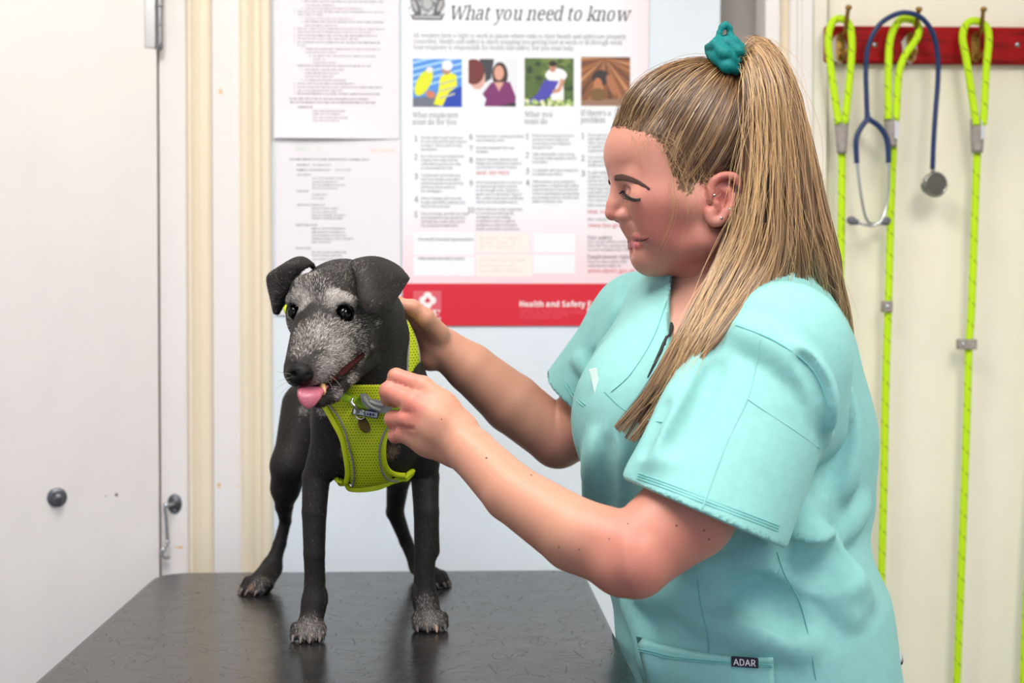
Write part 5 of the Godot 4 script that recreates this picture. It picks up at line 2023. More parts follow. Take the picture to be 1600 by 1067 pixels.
func build_person():
	var person := thing("person", "person in aqua scrubs with a blonde ponytail holding the dog's harness", "person", Vector3.ZERO)
	hf = Vector3(-0.985, -0.15, 0.085).normalized()
	hl = Vector3.UP.cross(hf).normalized()
	hu = hf.cross(hl).normalized()
	h0 = D(1085, 300, 1.625)
	build_top(person)
	var skin := Mb.new()
	build_head(skin)
	build_arms(skin)
	var sm := mat("skin", Color.WHITE, 0.47, 0.0, 0.42)
	sm.vertex_color_use_as_albedo = true
	sm.vertex_color_is_srgb = true
	sm.normal_enabled = true
	sm.normal_texture = noise_tex(256, 0.12, [], 61, 3, FastNoiseLite.TYPE_SIMPLEX_SMOOTH, true, 2.0)
	sm.normal_scale = 0.10
	triplanar(sm, Vector3(9, 9, 9))
	sm.subsurf_scatter_enabled = true
	sm.subsurf_scatter_strength = 0.12
	obj("body", skin, sm, person, true)
	face_details(person)
	build_hair(person)

func build_head(skin: Mb):
	var f := Field.new(Vector3(HW(935, 300).x, D(1100, 500, 1.6).y, h0.z - 0.115), Vector3(HW(1240, 300).x, D(1080, 90, 1.6).y, h0.z + 0.12), 0.0023)
	head_field = f
	var hb := Basis(hf, hu, hl)
	f.ell(HW(1077, 231), Vector3(0.0905, 0.084, 0.073), 0.01, hb)
	f.ell(HW(1004, 240), Vector3(0.042, 0.036, 0.050), 0.02, hb)            # forehead
	f.ell(HW(1058, 328), Vector3(0.054, 0.066, 0.054), 0.025, hb)
	f.cone(HW(1014, 401), HW(1024, 398), 0.0185, 0.020, 0.012)             # chin
	for s in [-1.0, 1.0]:
		f.cone(HS(1024, 398, 0.010, s), HS(1098, 372, 0.050, s), 0.019, 0.021, 0.016)   # jaw
		f.ell(HS(1037, 343, 0.036, s), Vector3(0.031, 0.033, 0.022), 0.018, hb)          # cheek
		f.cone(HS(1004, 308, 0.042, s), HS(1090, 318, 0.062, s), 0.014, 0.012, 0.03)    # cheek bone
		f.ell(HS(1045, 250, 0.052, s), Vector3(0.03, 0.04, 0.015), 0.02, hb)             # temple
		f.cone(HS(971, 275, 0.012, s), HS(995, 278, 0.038, s), 0.006, 0.007, 0.014)     # brow
		f.ell(HS(986, 304, 0.030, s), Vector3(0.010, 0.008, 0.014), 0.008, hb, true)     # socket
		f.ell(HS(993, 303, 0.0285, s), Vector3(0.0115, 0.0110, 0.0120), 0.003, hb)       # lowered lid over the eye
	f.cone(HW(1032, 388), HW(1092, 388), 0.024, 0.029, 0.016)                # under the chin
	f.cone(HW(987, 296), HW(991, 345), 0.0145, 0.0160, 0.014)                # beside the nose
	# nose
	f.cone(HW(968, 287), HW(960, 320), 0.0075, 0.0088, 0.010)
	f.cone(HW(960, 320), HW(957, 333), 0.0085, 0.0088, 0.004)
	for s in [-1.0, 1.0]:
		f.ell(HS(975, 337, 0.0095, s), Vector3(0.0095, 0.0068, 0.0065), 0.005, hb)
		f.ell(HS(966, 347, 0.0060, s), Vector3(0.0055, 0.0028, 0.0030), 0.002, hb, true)
		f.cone(HS(990, 344, 0.020, s), HS(1012, 372, 0.032, s), 0.0012, 0.0012, 0.007, true)   # fold from nose to mouth
	# mouth, a small smile
	f.cone(HW(982, 352), HW(987, 366), 0.0065, 0.006, 0.010)
	for s in [-1.0, 1.0]:
		f.ell(HS(1010, 357, 0.014, s), Vector3(0.013, 0.016, 0.014), 0.010, hb)
		f.ell(HS(1012, 392, 0.012, s), Vector3(0.012, 0.016, 0.014), 0.010, hb)
	var lips := []
	for q in [[[989.0, 368.8, 4.6, 0.0], [993, 369.6, 4.6, 0.006], [1001, 371.5, 3.8, 0.014], [1012, 372.5, 2.2, 0.021]], [[991.5, 381.5, 7.4, 0.0], [995.5, 382.5, 7.6, 0.006], [1003, 381, 6.0, 0.013], [1012, 375, 2.4, 0.020]]]:
		var line := []
		for e in q:
			var hit = f.march(EYE, (D(e[0] + 0.5, e[1], 1.0) - EYE).normalized(), 1.4, 1.8) if e[3] > 0.0 else null
			line.append([HW(e[0], e[1], 0.0) if hit == null else (hit as Vector3) - f.grad(hit) * HR(e[2]) * 0.55, HR(e[2])])
		lips.append(line)
	for line in lips:
		for i in 3:
			f.cone(line[i][0], line[i + 1][0], line[i][1], line[i + 1][1], 0.0025)
			f.cone(mirror(line[i][0]), mirror(line[i + 1][0]), line[i][1], line[i + 1][1], 0.0025)
	f.cone(HW(988, 394), HW(992, 394), 0.003, 0.003, 0.008, true)
	# neck
	f.cone(HW(1132, 375), D(1150, 500, 1.645), 0.050, 0.056, 0.03)
	# ear
	var rim := []
	for q in [[1113, 312], [1110, 298], [1115, 283], [1130, 274.5], [1147, 276], [1156, 287], [1155, 303], [1147, 318], [1137, 331], [1127, 343], [1118, 347], [1111, 341], [1109, 330]]:
		rim.append(HW(q[0], q[1], 0.0755 + 0.004 * clampf((q[0] - 1110) / 40.0, 0, 1)))
	rim = spline(rim, 3)
	var rr := []
	for k in rim.size():
		rr.append(0.0040 if k < 24 else 0.0052)
	f.ell(HW(1132, 310, 0.071), Vector3(0.0155, 0.025, 0.006), 0.004, hb)
	f.ell(HW(1130, 314, 0.081), Vector3(0.0085, 0.012, 0.0085), 0.003, hb, true)
	f.ell(HW(1138, 290, 0.081), Vector3(0.0095, 0.0065, 0.0055), 0.002, hb, true)
	f.chain(rim, rr, 0.0025)
	f.ell(mirror(HW(1132, 310, 0.071)), Vector3(0.0155, 0.025, 0.006), 0.004, hb)
	f.chain(rim.map(mirror), rr, 0.0025)
	f.cone(HW(1120, 318, 0.078), HW(1122, 328, 0.077), 0.0042, 0.0040, 0.003)
	f.chain([HW(1141, 297, 0.0775), HW(1143, 310, 0.0775), HW(1136, 324, 0.077)], [0.003, 0.0034, 0.003], 0.003)
	# where hair grows: behind this line the skin is hidden by hair
	var paint := func(p: Vector3, n: Vector3) -> Color:
		var q := hb.transposed() * (p - HW(1074, 228))
		var base := Color(0.76, 0.525, 0.46)
		for m in [[HW(1030, 345, 0.055), 0.040, 0.55], [HW(957, 335), 0.016, 0.5], [HW(1128, 300, 0.075), 0.035, 0.75], [HW(1012, 402), 0.020, 0.35], [HW(1075, 400, 0.05), 0.05, 0.35]]:
			var d: float = p.distance_to(m[0]) / m[1]
			if d < 1.0:
				base = base.lerp(Color(0.70, 0.385, 0.365), (1.0 - d * d) * m[2])
		var pm := p if (p - h0).dot(hl) > 0.0 else mirror(p)
		for line in lips:
			for i in 3:
				var c := Geometry3D.get_closest_point_to_segment(pm, line[i][0], line[i + 1][0])
				if pm.distance_to(c) < line[i + 1][1] + 0.0009:
					base = Color(0.75, 0.40, 0.41)
		if hair_here(p) and not ((pm - h0).dot(hl) > 0.066 and pm.distance_to(HW(1133, 309, 0.075)) < 0.036):
			base = Color(0.36, 0.25, 0.165)
		return base
	f.mesh(skin, paint)

var hairline := PackedVector2Array()

func hair_here(p: Vector3) -> bool:                 # inside the hairline, in the head's own measure
	var hb := Basis(hf, hu, hl).transposed()
	var c := HW(1074, 228)
	if hairline.is_empty():
		for q in [[954, 194, 0.0], [966, 198, 0.02], [988, 205, 0.035], [1010, 213, 0.045], [1030, 226, 0.055], [1044, 247, 0.065], [1052, 272, 0.067], [1061, 298, 0.067], [1080, 306, 0.068], [1098, 296, 0.07], [1112, 278, 0.07], [1140, 268, 0.07], [1165, 280, 0.07], [1165, 345, 0.05], [1150, 400, 0.04], [1230, 400, 0.0], [1290, 200, 0.0], [1200, 40, 0.0], [1000, 40, 0.0], [900, 150, 0.0]]:
			var e := hb * (HW(q[0], q[1], q[2]) - c)
			hairline.append(Vector2(e.x, e.y))
	p += Vector3(sin(p.y * 1900.0 + p.z * 700.0), sin(p.x * 2100.0 + p.y * 900.0), sin(p.x * 1500.0)) * 0.0022
	var e := hb * (p - c)
	return Geometry2D.is_point_in_polygon(Vector2(e.x, e.y), hairline)

func build_arms(skin: Mb):
	var arm := func(p: Vector3, n: Vector3) -> Color:
		var base := Color(0.775, 0.555, 0.465)
		for m in [[D(960, 900, 1.36), 0.07, 0.45], [D(1060, 860, 1.39), 0.07, 0.5], [D(965, 800, 1.40), 0.05, 0.3], [D(880, 710, 1.80), 0.05, 0.25]]:
			var d: float = p.distance_to(m[0]) / m[1]
			if d < 1.0:
				base = base.lerp(Color(0.71, 0.405, 0.37), (1.0 - d * d) * m[2])
		return base
	# near arm and the hand closed on the clip of the harness
	var knuckles := [D(632, 590, 1.57), D(605, 608, 1.57), D(612, 655, 1.575), D(616, 680, 1.58), D(645, 630, 1.555), D(634, 656, 1.556)]
	var hand := func(p: Vector3, n: Vector3) -> Color:
		var base: Color = arm.call(p, n)
		for m in knuckles:
			var d: float = p.distance_to(m) / 0.022
			if d < 1.0:
				base = base.lerp(Color(0.80, 0.45, 0.41), (1.0 - d * d) * 0.6)
		return base
	var f := Field.new(Vector3(D(583, 700, 1.62).x, D(900, 945, 1.40).y, -1.67), Vector3(D(1240, 700, 1.42).x, D(1000, 556, 1.58).y, -1.33), 0.003)
	limb(f, [[1180, 620, 1.50, 84], [1075, 800, 1.44, 75], [992, 866, 1.415, 65]], 0.006)
	limb(f, [[988, 866, 1.415, 64], [900, 836, 1.445, 58], [800, 770, 1.50, 46], [738, 707, 1.55, 38], [706, 682, 1.573, 35]], 0.004)
	limb(f, [[990, 884, 1.40, 48], [966, 888, 1.405, 40]], 0.015)
	f.cone(D(945, 790, 1.385), D(952, 815, 1.385), 0.001, 0.001, 0.012, true)
	var pts := [[[720, 668, 1.568, 26], [690, 636, 1.572, 24], [660, 604, 1.575, 17.5]], [[716, 683, 1.560, 27], [682, 656, 1.560, 24], [645, 630, 1.564, 17]], [[712, 694, 1.562, 26], [676, 674, 1.562, 22], [636, 655, 1.566, 16]], [[706, 706, 1.568, 22], [668, 692, 1.570, 20], [632, 678, 1.575, 14.5]]]
	for q in pts:
		limb(f, q, 0.010)
	limb(f, [[660, 604, 1.575, 16.5], [619, 588.5, 1.588, 13.5]], 0.0025)
	limb(f, [[619, 588.5, 1.588, 13.3], [617, 598, 1.615, 11.5], [624, 606, 1.634, 10]], 0.003)
	limb(f, [[645, 629, 1.566, 17], [608, 611, 1.586, 15.5]], 0.0025)
	limb(f, [[608, 611, 1.586, 15.3], [607, 622, 1.614, 12.5], [617, 627, 1.634, 10.5]], 0.003)
	limb(f, [[636, 655, 1.568, 15], [614, 654.5, 1.590, 13.5]], 0.003)
	limb(f, [[614, 654.5, 1.590, 13.3], [615, 659, 1.615, 11.5], [624, 655, 1.632, 10]], 0.003)
	limb(f, [[632, 678, 1.577, 13.5], [618, 680.5, 1.594, 12.2]], 0.003)
	limb(f, [[618, 680.5, 1.594, 12], [619, 679, 1.614, 10.5], [626, 672, 1.628, 9]], 0.003)
	limb(f, [[700, 668, 1.60, 22], [668, 632, 1.622, 17], [640, 616, 1.640, 12.5], [622, 614, 1.648, 10.5]], 0.006)     # thumb behind
	f.cone(D(640, 606, 1.558), D(664, 622, 1.548), 0.0022, 0.001, 0.004, true)      # dips between the knuckles
	f.cone(D(624, 643, 1.560), D(650, 648, 1.545), 0.0020, 0.001, 0.004, true)
	f.cone(D(622, 667, 1.566), D(646, 670, 1.553), 0.0020, 0.001, 0.004, true)
	near_arm_field = f
	f.mesh(skin, hand)
	# far arm, its hand laid on the dog's back behind its neck
	f = Field.new(Vector3(D(585, 600, 1.84).x, D(870, 745, 1.85).y, -1.93), Vector3(D(1020, 600, 1.80).x, D(700, 445, 1.78).y, -1.735), 0.003)
	limb(f, [[985, 540, 1.805, 60], [912, 660, 1.835, 52], [872, 686, 1.84, 46]], 0.006)
	limb(f, [[872, 686, 1.84, 45], [800, 630, 1.835, 47], [735, 575, 1.825, 39], [692, 543, 1.815, 31], [678, 531, 1.81, 27]], 0.004)
	f.cone(D(846, 622, 1.795), D(852, 690, 1.795), 0.001, 0.001, 0.010, true)
	for q in [[[684, 528, 1.80, 20], [660, 502, 1.79, 17], [640, 483, 1.785, 13], [618, 474, 1.785, 11.5], [600, 476, 1.79, 10]], [[680, 540, 1.81, 24], [655, 515, 1.81, 19], [632, 498, 1.81, 13], [612, 494, 1.815, 11], [598, 500, 1.82, 10]], [[676, 552, 1.815, 22], [652, 532, 1.825, 18], [632, 518, 1.83, 13], [616, 516, 1.835, 11], [604, 522, 1.84, 10]], [[672, 560, 1.815, 20], [656, 546, 1.83, 16], [640, 538, 1.84, 12], [626, 538, 1.845, 10]], [[684, 520, 1.79, 17], [664, 496, 1.768, 14], [644, 480, 1.760, 11.5], [628, 476, 1.757, 10]]]:
		limb(f, q, 0.006)
	f.mesh(skin, hand)

# ------------------------------------------------------------------ the scrub top and trousers
func trunk_part(f: Field, a: Array, b: Array, k: float, grow := 0.0):    # [px, py, depth, half width, share of it front to back]
	f.cone(D(a[0], a[1], a[2]), D(b[0], b[1], b[2]), a[3] + grow, b[3] + grow, k, false, tf, a[4])

func build_top(person: Node):
	var f := Field.new(Vector3(D(872, 700, 1.72).x, D(1100, 1110, 1.60).y, -1.88), Vector3(D(1425, 900, 1.60).x, D(1100, 400, 1.62).y, -1.42), 0.005)
	top_field = f
	var torso := func(g: Field, grow: float):
		trunk_part(g, [1140, 530, 1.665, 0.142, 0.70], [1122, 640, 1.66, 0.172, 0.80], 0.03, grow)
		trunk_part(g, [1122, 640, 1.66, 0.172, 0.84], [1118, 760, 1.66, 0.170, 0.84], 0.03, grow)
		g.ell(D(1000, 655, 1.60), Vector3(0.078, 0.092, 0.080) + Vector3.ONE * grow, 0.05)       # chest
		g.ell(D(1010, 650, 1.73), Vector3(0.080, 0.092, 0.080) + Vector3.ONE * grow, 0.05)
		g.cone(D(1135, 492, 1.655), D(1195, 535, 1.545), 0.052 + grow, 0.066 + grow, 0.04)       # shoulders
		g.cone(D(1120, 486, 1.66), D(1025, 492, 1.775), 0.044 + grow, 0.050 + grow, 0.04)
		g.cone(D(1222, 568, 1.64), D(1245, 690, 1.65), 0.082 + grow, 0.083 + grow, 0.05)         # back
	torso.call(f, 0.0)
	trunk_part(f, [1118, 760, 1.66, 0.168, 0.84], [1122, 862, 1.655, 0.151, 0.84], 0.03)
	trunk_part(f, [1122, 862, 1.655, 0.151, 0.84], [1174, 990, 1.66, 0.181, 0.84], 0.012)
	trunk_part(f, [1174, 990, 1.66, 0.181, 0.84], [1196, 1130, 1.66, 0.184, 0.84], 0.012)
	f.cone(D(1245, 690, 1.65), D(1262, 785, 1.65), 0.083, 0.074, 0.04)
	f.cone(D(1262, 785, 1.65), D(1226, 848, 1.65), 0.074, 0.064, 0.010)
	folds(f, TRUNK_FOLDS)
	# the V of the neck
	var v1 := on_top(1090, 520, 0.0)
	var v2 := on_top(1035, 600, 0.004)
	f.cone(D(1130, 436, 1.64), v1, 0.060, 0.034, 0.004, true)
	f.cone(v1, v2, 0.034, 0.003, 0.004, true)
	var cloth_paint := func(p: Vector3, n: Vector3) -> Color: return Color.WHITE
	var mb := Mb.new()
	f.mesh(mb, cloth_paint)
	# near sleeve: a wide tube, hollow at its hem
	var s0 := D(1200, 566, 1.535)
	var s1 := D(1100, 803, 1.452)
	var ax := (s1 - s0).normalized()
	var face := (EYE - s0).normalized()
	face = (face - ax * face.dot(ax)).normalized()
	var g := Field.new(Vector3(D(960, 700, 1.44).x, D(1100, 875, 1.45).y, -1.68), Vector3(D(1330, 700, 1.50).x, D(1100, 440, 1.55).y, -1.34), 0.0034)
	g.cone(s0, s1 + ax * 0.05, 0.086, 0.091, 0.020, false, face, 0.92)
	g.cone(D(1160, 512, 1.60), D(1215, 550, 1.54), 0.05, 0.070, 0.04)
	g.cone(D(1240, 590, 1.59), D(1255, 660, 1.55), 0.052, 0.048, 0.04)
	var kept := top_field
	top_field = g
	folds(g, SLEEVE_FOLDS)
	var sight := (s1 - EYE).normalized()
	var hem := (ax - sight * ax.dot(sight)).normalized()        # the hem lies level with the line of sight
	g.half(s1, hem, 0.004)
	g.cone(s1 - ax * 0.03, s1 + ax * 0.09, 0.079, 0.082, 0.003, true, face, 0.90)
	g.mesh(mb, cloth_paint)
	sleeve_field = g
	# far sleeve
	var q0 := D(1005, 508, 1.80)
	var q1 := D(907, 628, 1.832)
	var qa := (q1 - q0).normalized()
	g = Field.new(Vector3(D(850, 600, 1.86).x, D(950, 690, 1.86).y, -1.93), Vector3(D(1060, 600, 1.78).x, D(1000, 415, 1.80).y, -1.70), 0.004)
	g.cone(q0, q1 + qa * 0.04, 0.064, 0.056, 0.020)
	g.cone(D(1060, 495, 1.74), q0, 0.05, 0.06, 0.03)
	folds(g, FAR_FOLDS)
	g.half(q1, qa, 0.002)
	g.cone(q1 - qa * 0.03, q1 + qa * 0.06, 0.048, 0.050, 0.002, true)
	g.mesh(mb, cloth_paint)
	far_sleeve_field = g
	top_field = kept
	var cloth := mat("aqua_cotton", Color(0.545, 0.775, 0.76), 0.76, 0.0, 0.35)
	cloth.albedo_texture = noise_tex(256, 0.10, [[0.0, Color(0.94, 0.94, 0.94)], [1.0, Color(1, 1, 1)]], 71, 4)
	cloth.normal_enabled = true
	cloth.normal_texture = noise_tex(256, 0.02, [], 72, 4, FastNoiseLite.TYPE_SIMPLEX_SMOOTH, true, 5.0)
	cloth.normal_scale = 0.22
	cloth.rim_enabled = true
	cloth.rim = 0.25
	cloth.rim_tint = 0.5
	triplanar(cloth, Vector3(2.6, 2.6, 2.6))
	M.cloth = cloth
	M.stitch = mat("aqua_stitching", Color(0.42, 0.715, 0.70), 0.8)
	var top := obj("scrub_top", mb, cloth, person, true)
	top.set_meta("label", "aqua short-sleeved scrub top")
	top_details(top)
	# neck and breast inside the V
	var inner := Mb.new()
	g = Field.new(Vector3(D(960, 600, 1.75).x, D(1100, 660, 1.6).y, -1.78), Vector3(D(1230, 600, 1.55).x, D(1100, 425, 1.6).y, -1.50), 0.005)
	torso.call(g, -0.014)
	g.cone(D(1145, 420, 1.645), D(1138, 500, 1.65), 0.052, 0.060, 0.03)
	g.mesh(inner, skin_tone)
	var im := mat("chest_skin", Color.WHITE, 0.5)
	im.vertex_color_use_as_albedo = true
	im.vertex_color_is_srgb = true
	obj("neckline", inner, im, person, true)
	# trousers and shoes, below the frame
	var legs := Mb.new()
	g = Field.new(Vector3(0.05, 0.0, -1.98), Vector3(0.50, 1.0, -1.36), 0.012)
	var hip := D(1195, 1050, 1.66)
	for s in [-1.0, 1.0]:
		var side: Vector3 = Vector3(0.36, 0, 0.93) * s * 0.095
		g.cone(hip + side * 0.8 - Vector3(0, 0.06, 0), Vector3(hip.x, 0.48, hip.z) + side * 1.1, 0.092, 0.075, 0.03)
		g.cone(Vector3(hip.x, 0.48, hip.z) + side * 1.1, Vector3(hip.x + 0.01, 0.08, hip.z) + side * 1.15, 0.075, 0.06, 0.03)
	g.mesh(legs, cloth_paint)
	obj("trousers", legs, cloth, person, true)
	for s in [-1.0, 1.0]:
		var side: Vector3 = Vector3(0.36, 0, 0.93) * s * 0.11
		var sh := Mb.new()
		var gg := Field.new(hip + side - Vector3(0.22, hip.y - 0.0, 0.12), hip + side + Vector3(0.14, 0.14 - hip.y, 0.12), 0.008)
		var c := Vector3(hip.x, 0.042, hip.z) + side
		gg.cone(c + Vector3(0.04, 0, 0), c + tf * 0.13 + Vector3(0, -0.008, 0), 0.040, 0.034, 0.02)
		gg.cone(c + Vector3(0.02, 0.01, 0), c + Vector3(0.02, 0.06, 0), 0.04, 0.042, 0.02)
		gg.mesh(sh, cloth_paint)
		obj("shoe", sh, mat("white_shoe", Color(0.85, 0.85, 0.85), 0.5), person, true)

func crease(f: Field, pts: Array, r: float, k: float, off: float, cut := false):   # a fold of the cloth along a line
	var line := []
	for q in pts:
		line.append(Vector2(q[0], q[1]))
	var prev = null
	var n: int = pts.size()
	var path := spline(line, 4)
	var places := []
	for i in path.size():
		var hit = f.march(EYE, (D(path[i].x, path[i].y, 1.0) - EYE).normalized(), 1.30, 2.0)
		if hit != null:
			places.append(hit + f.grad(hit) * off)
	for i in places.size() - 1:
		if places[i].distance_to(places[i + 1]) < 0.05:
			var e := sin(PI * (i + 0.5) / places.size())
			f.cone(places[i], places[i + 1], r * (0.35 + 0.65 * e), r * (0.35 + 0.65 * e), k, cut)

# lines of cloth folds: points in the picture, radius, rounding, how far proud, ridge or valley
const TRUNK_FOLDS := [
	[[[1180, 860], [1240, 880], [1290, 905], [1330, 960]], 0.009, 0.03, -0.004, false],
	[[[1250, 800], [1270, 850], [1310, 880], [1350, 930]], 0.009, 0.028, -0.004, false],
	[[[1350, 790], [1310, 835], [1260, 855]], 0.008, 0.025, -0.004, false],
	[[[935, 690], [928, 750], [925, 810]], 0.007, 0.025, -0.003, false],
	[[[968, 690], [958, 760], [960, 800]], 0.006, 0.02, -0.003, false],
	[[[1000, 930], [1080, 920], [1160, 890]], 0.008, 0.03, -0.005, false],
	[[[980, 940], [1010, 1000], [1020, 1060]], 0.006, 0.025, -0.003, false],
	[[[1080, 960], [1180, 985], [1260, 1010]], 0.007, 0.03, -0.005, false],
	[[[1310, 600], [1325, 680], [1320, 760]], 0.007, 0.03, -0.004, false],
	[[[1230, 880], [1290, 890], [1330, 868]], 0.008, 0.03, 0.002, true],
	[[[947, 690], [944, 750], [945, 800]], 0.005, 0.018, 0.002, true],
	[[[1100, 905], [1170, 925], [1240, 970]], 0.006, 0.03, 0.003, true],
	[[[1300, 560], [1312, 640], [1290, 760]], 0.006, 0.03, 0.003, true]]
const SLEEVE_FOLDS := [
	[[[1160, 515], [1222, 550], [1270, 600], [1285, 650]], 0.005, 0.03, -0.004, false],
	[[[1250, 540], [1284, 580], [1299, 630], [1292, 690]], 0.004, 0.014, -0.002, false],
	[[[1060, 610], [1020, 690], [985, 750]], 0.006, 0.02, -0.003, false],
	[[[1090, 560], [1060, 640], [1030, 720]], 0.006, 0.03, -0.003, false],
	[[[1255, 560], [1282, 610], [1288, 680]], 0.004, 0.014, 0.002, true],
	[[[1120, 570], [1080, 650], [1050, 700]], 0.002, 0.02, 0.002, true],
	[[[1040, 630], [1020, 670], [1005, 705]], 0.003, 0.012, 0.002, true]]
const FAR_FOLDS := [
	[[[900, 560], [925, 585], [940, 610]], 0.005, 0.016, -0.002, false],
	[[[965, 480], [945, 545], [950, 590]], 0.005, 0.016, -0.002, false],
	[[[925, 555], [935, 580], [938, 600]], 0.004, 0.012, 0.001, true]]
var sleeve_field: Field
var far_sleeve_field: Field

func folds(f: Field, list: Array):
	for q in list:
		crease(f, q[0], q[1], q[2], q[3], q[4])

func on_top(px: float, py: float, off: float) -> Vector3:      # the cloth nearest to the camera there
	var dir := (D(px, py, 1.0) - EYE).normalized()
	var best := Vector3.ZERO
	var far := 9.0
	for g in [top_field, sleeve_field, far_sleeve_field]:
		if g == null:
			continue
		var hit = g.march(EYE, dir, 1.25, 2.0)
		if hit != null and EYE.distance_to(hit) < far:
			far = EYE.distance_to(hit)
			best = hit + g.grad(hit) * off
	return best if far < 8.0 else D(px, py, 1.6)

func seam(pts: Array, parent: Node, r := 0.0005, called := "seam", m: Material = null, off := 0.0004, steps := 6):
	var line := []
	for q in pts:
		line.append(Vector2(q[0], q[1]))
	var out := []
	for q in spline(line, steps):
		out.append(on_top(q.x, q.y, off))
	for i in range(1, out.size() - 1):
		out[i] = (out[i - 1] + out[i] * 2.0 + out[i + 1]) / 4.0
	var mb := Mb.new()
	mb.tube(out, r, 6)
	obj(called, mb, m if m else M.stitch, parent, true)

func top_details(top: Node):
	# rows of stitching on the sleeve hems
	for d in [11, 15, 19]:
		seam([[992 + d * 0.3, 758 - d], [1040 + d * 0.35, 776 - d], [1110 + d * 0.35, 803 - d], [1180 + d * 0.35, 829 - d], [1212 + d * 0.3, 841 - d]], top, 0.0005, "hem_stitching")
	for d in [7, 11]:
		seam([[877 + d * 0.8, 606 - d * 0.7], [890 + d * 0.8, 625 - d * 0.7], [906 + d * 0.8, 640 - d * 0.7]], top, 0.0006, "hem_stitching")
	seam([[1188, 530], [1180, 575], [1168, 623], [1136, 690], [1115, 745], [1097, 795]], top, 0.0011, "pressed_crease", M.cloth, -0.0003)
	seam([[1168, 623], [1200, 645], [1240, 671], [1280, 700]], top, 0.0010, "pressed_crease", M.cloth, -0.0003)
	# dark vest showing along the edge of the V
	var vest := []
	for q in spline([Vector2(1060, 455), Vector2(1056, 480), Vector2(1048, 512), Vector2(1034, 548), Vector2(1012, 590)], 4):
		vest.append(on_top(q.x, q.y, 0.0006))
	for k in 3:
		for i in range(1, vest.size() - 1):
			vest[i] = (vest[i - 1] + vest[i] * 2.0 + vest[i + 1]) / 4.0
	var vr := []
	for i in vest.size():
		vr.append(0.0005 + 0.0028 * sin(PI * (i + 0.5) / vest.size()))
	var vm := Mb.new()
	vm.tube(vest, vr, 8, null, Vector3(0, 0, 1), 0.4)
	obj("vest_edge", vm, mat("charcoal_vest", Color(0.13, 0.17, 0.17), 0.8), top, true)
	seam([[1090, 905], [1096, 950], [1105, 990], [1107, 1022]], top)
	seam([[1214, 862], [1225, 895], [1248, 935], [1262, 985], [1275, 1062]], top)
	seam([[1150, 508], [1215, 535], [1272, 580], [1296, 640]], top, 0.0008)
	seam([[1042, 470], [1020, 530], [985, 585], [955, 612]], top)
	seam([[945, 612], [975, 640], [1010, 655], [1035, 660]], top)
	# pocket at the hip
	var rows := []
	for j in 9:
		var q := j / 8.0
		var row := []
		for i in 25:
			var u := i / 24.0
			var x0 := lerpf(997, 1018, q)
			var x1 := lerpf(1209, 1212, q)
			var dip := 14.0 * pow(1.0 - u, 3.0)
			row.append(on_top(lerpf(x0, x1, u), lerpf(lerpf(1008, 1023, clampf(u * 1.6, 0, 1)) - dip, 1085, q), 0.004))
		rows.append(row)
	var mb := Mb.new()
	sheet_rows(mb, rows, 0.003)
	var pk := obj("pocket", mb, M.cloth, top, true)
	for d in [9, 12]:
		seam([[1000, 1003 + d], [1050, 1014 + d], [1120, 1022 + d], [1208, 1025 + d]], pk, 0.0006, "pocket_stitching", null, 0.0060)
	# woven label on the pocket
	var c := on_top(1166, 1031.5, 0.0062)
	var nx := (on_top(1185, 1031.5, 0.0062) - on_top(1147, 1031.5, 0.0062)).normalized()
	var nz := nx.cross(Vector3.UP).normalized()
	if nz.z < 0:
		nz = -nz
	var ny := nz.cross(nx).normalized()
	var sc := 1.0 / (FOCAL / -c.z)
	mb = Mb.new()
	mb.box(c, Vector3(43.5 * sc, 16.5 * sc, 0.0016), 0.0004, Basis(nx, ny, nz))
	var lb := obj("woven_label", mb, mat("navy_label", Color(0.035, 0.06, 0.16), 0.6), pk)
	lb.set_meta("label", "navy woven label with white capitals")
	var t := text("label_text", lb, "ADAR", sans, 14.5 * sc, Vector3.ZERO, M.ink_white, 0.0, 1.0, 0.0, HORIZONTAL_ALIGNMENT_CENTER)
	t.transform = Transform3D(Basis(nx, ny, nz), c + nz * 0.0012 + ny * 8.5 * sc)
	# small card clipped to the breast pocket, seen almost edge on
	mb = Mb.new()
	var b0 := D(931, 598, 1.555)
	mb.box(b0, Vector3(0.010, 0.032, 0.0016), 0.0005, Basis(Vector3(0, 0, 1), 0.22) * Basis(Vector3(0, 1, 0), 0.5))
	obj("clip_card", mb, mat("card_white", Color(0.82, 0.89, 0.87), 0.5), top)

# ------------------------------------------------------------------ face, hair, scrunchie
func face_path(pts: Array, off: float, w := 0.03) -> Array:
	var out := []
	for q in spline(pts, 5):
		var hit = head_field.march(EYE, (D(q.x, q.y, 1.0) - EYE).normalized(), 1.4, 1.8)
		if hit != null:
			out.append(hit + head_field.grad(hit) * off)
	return out

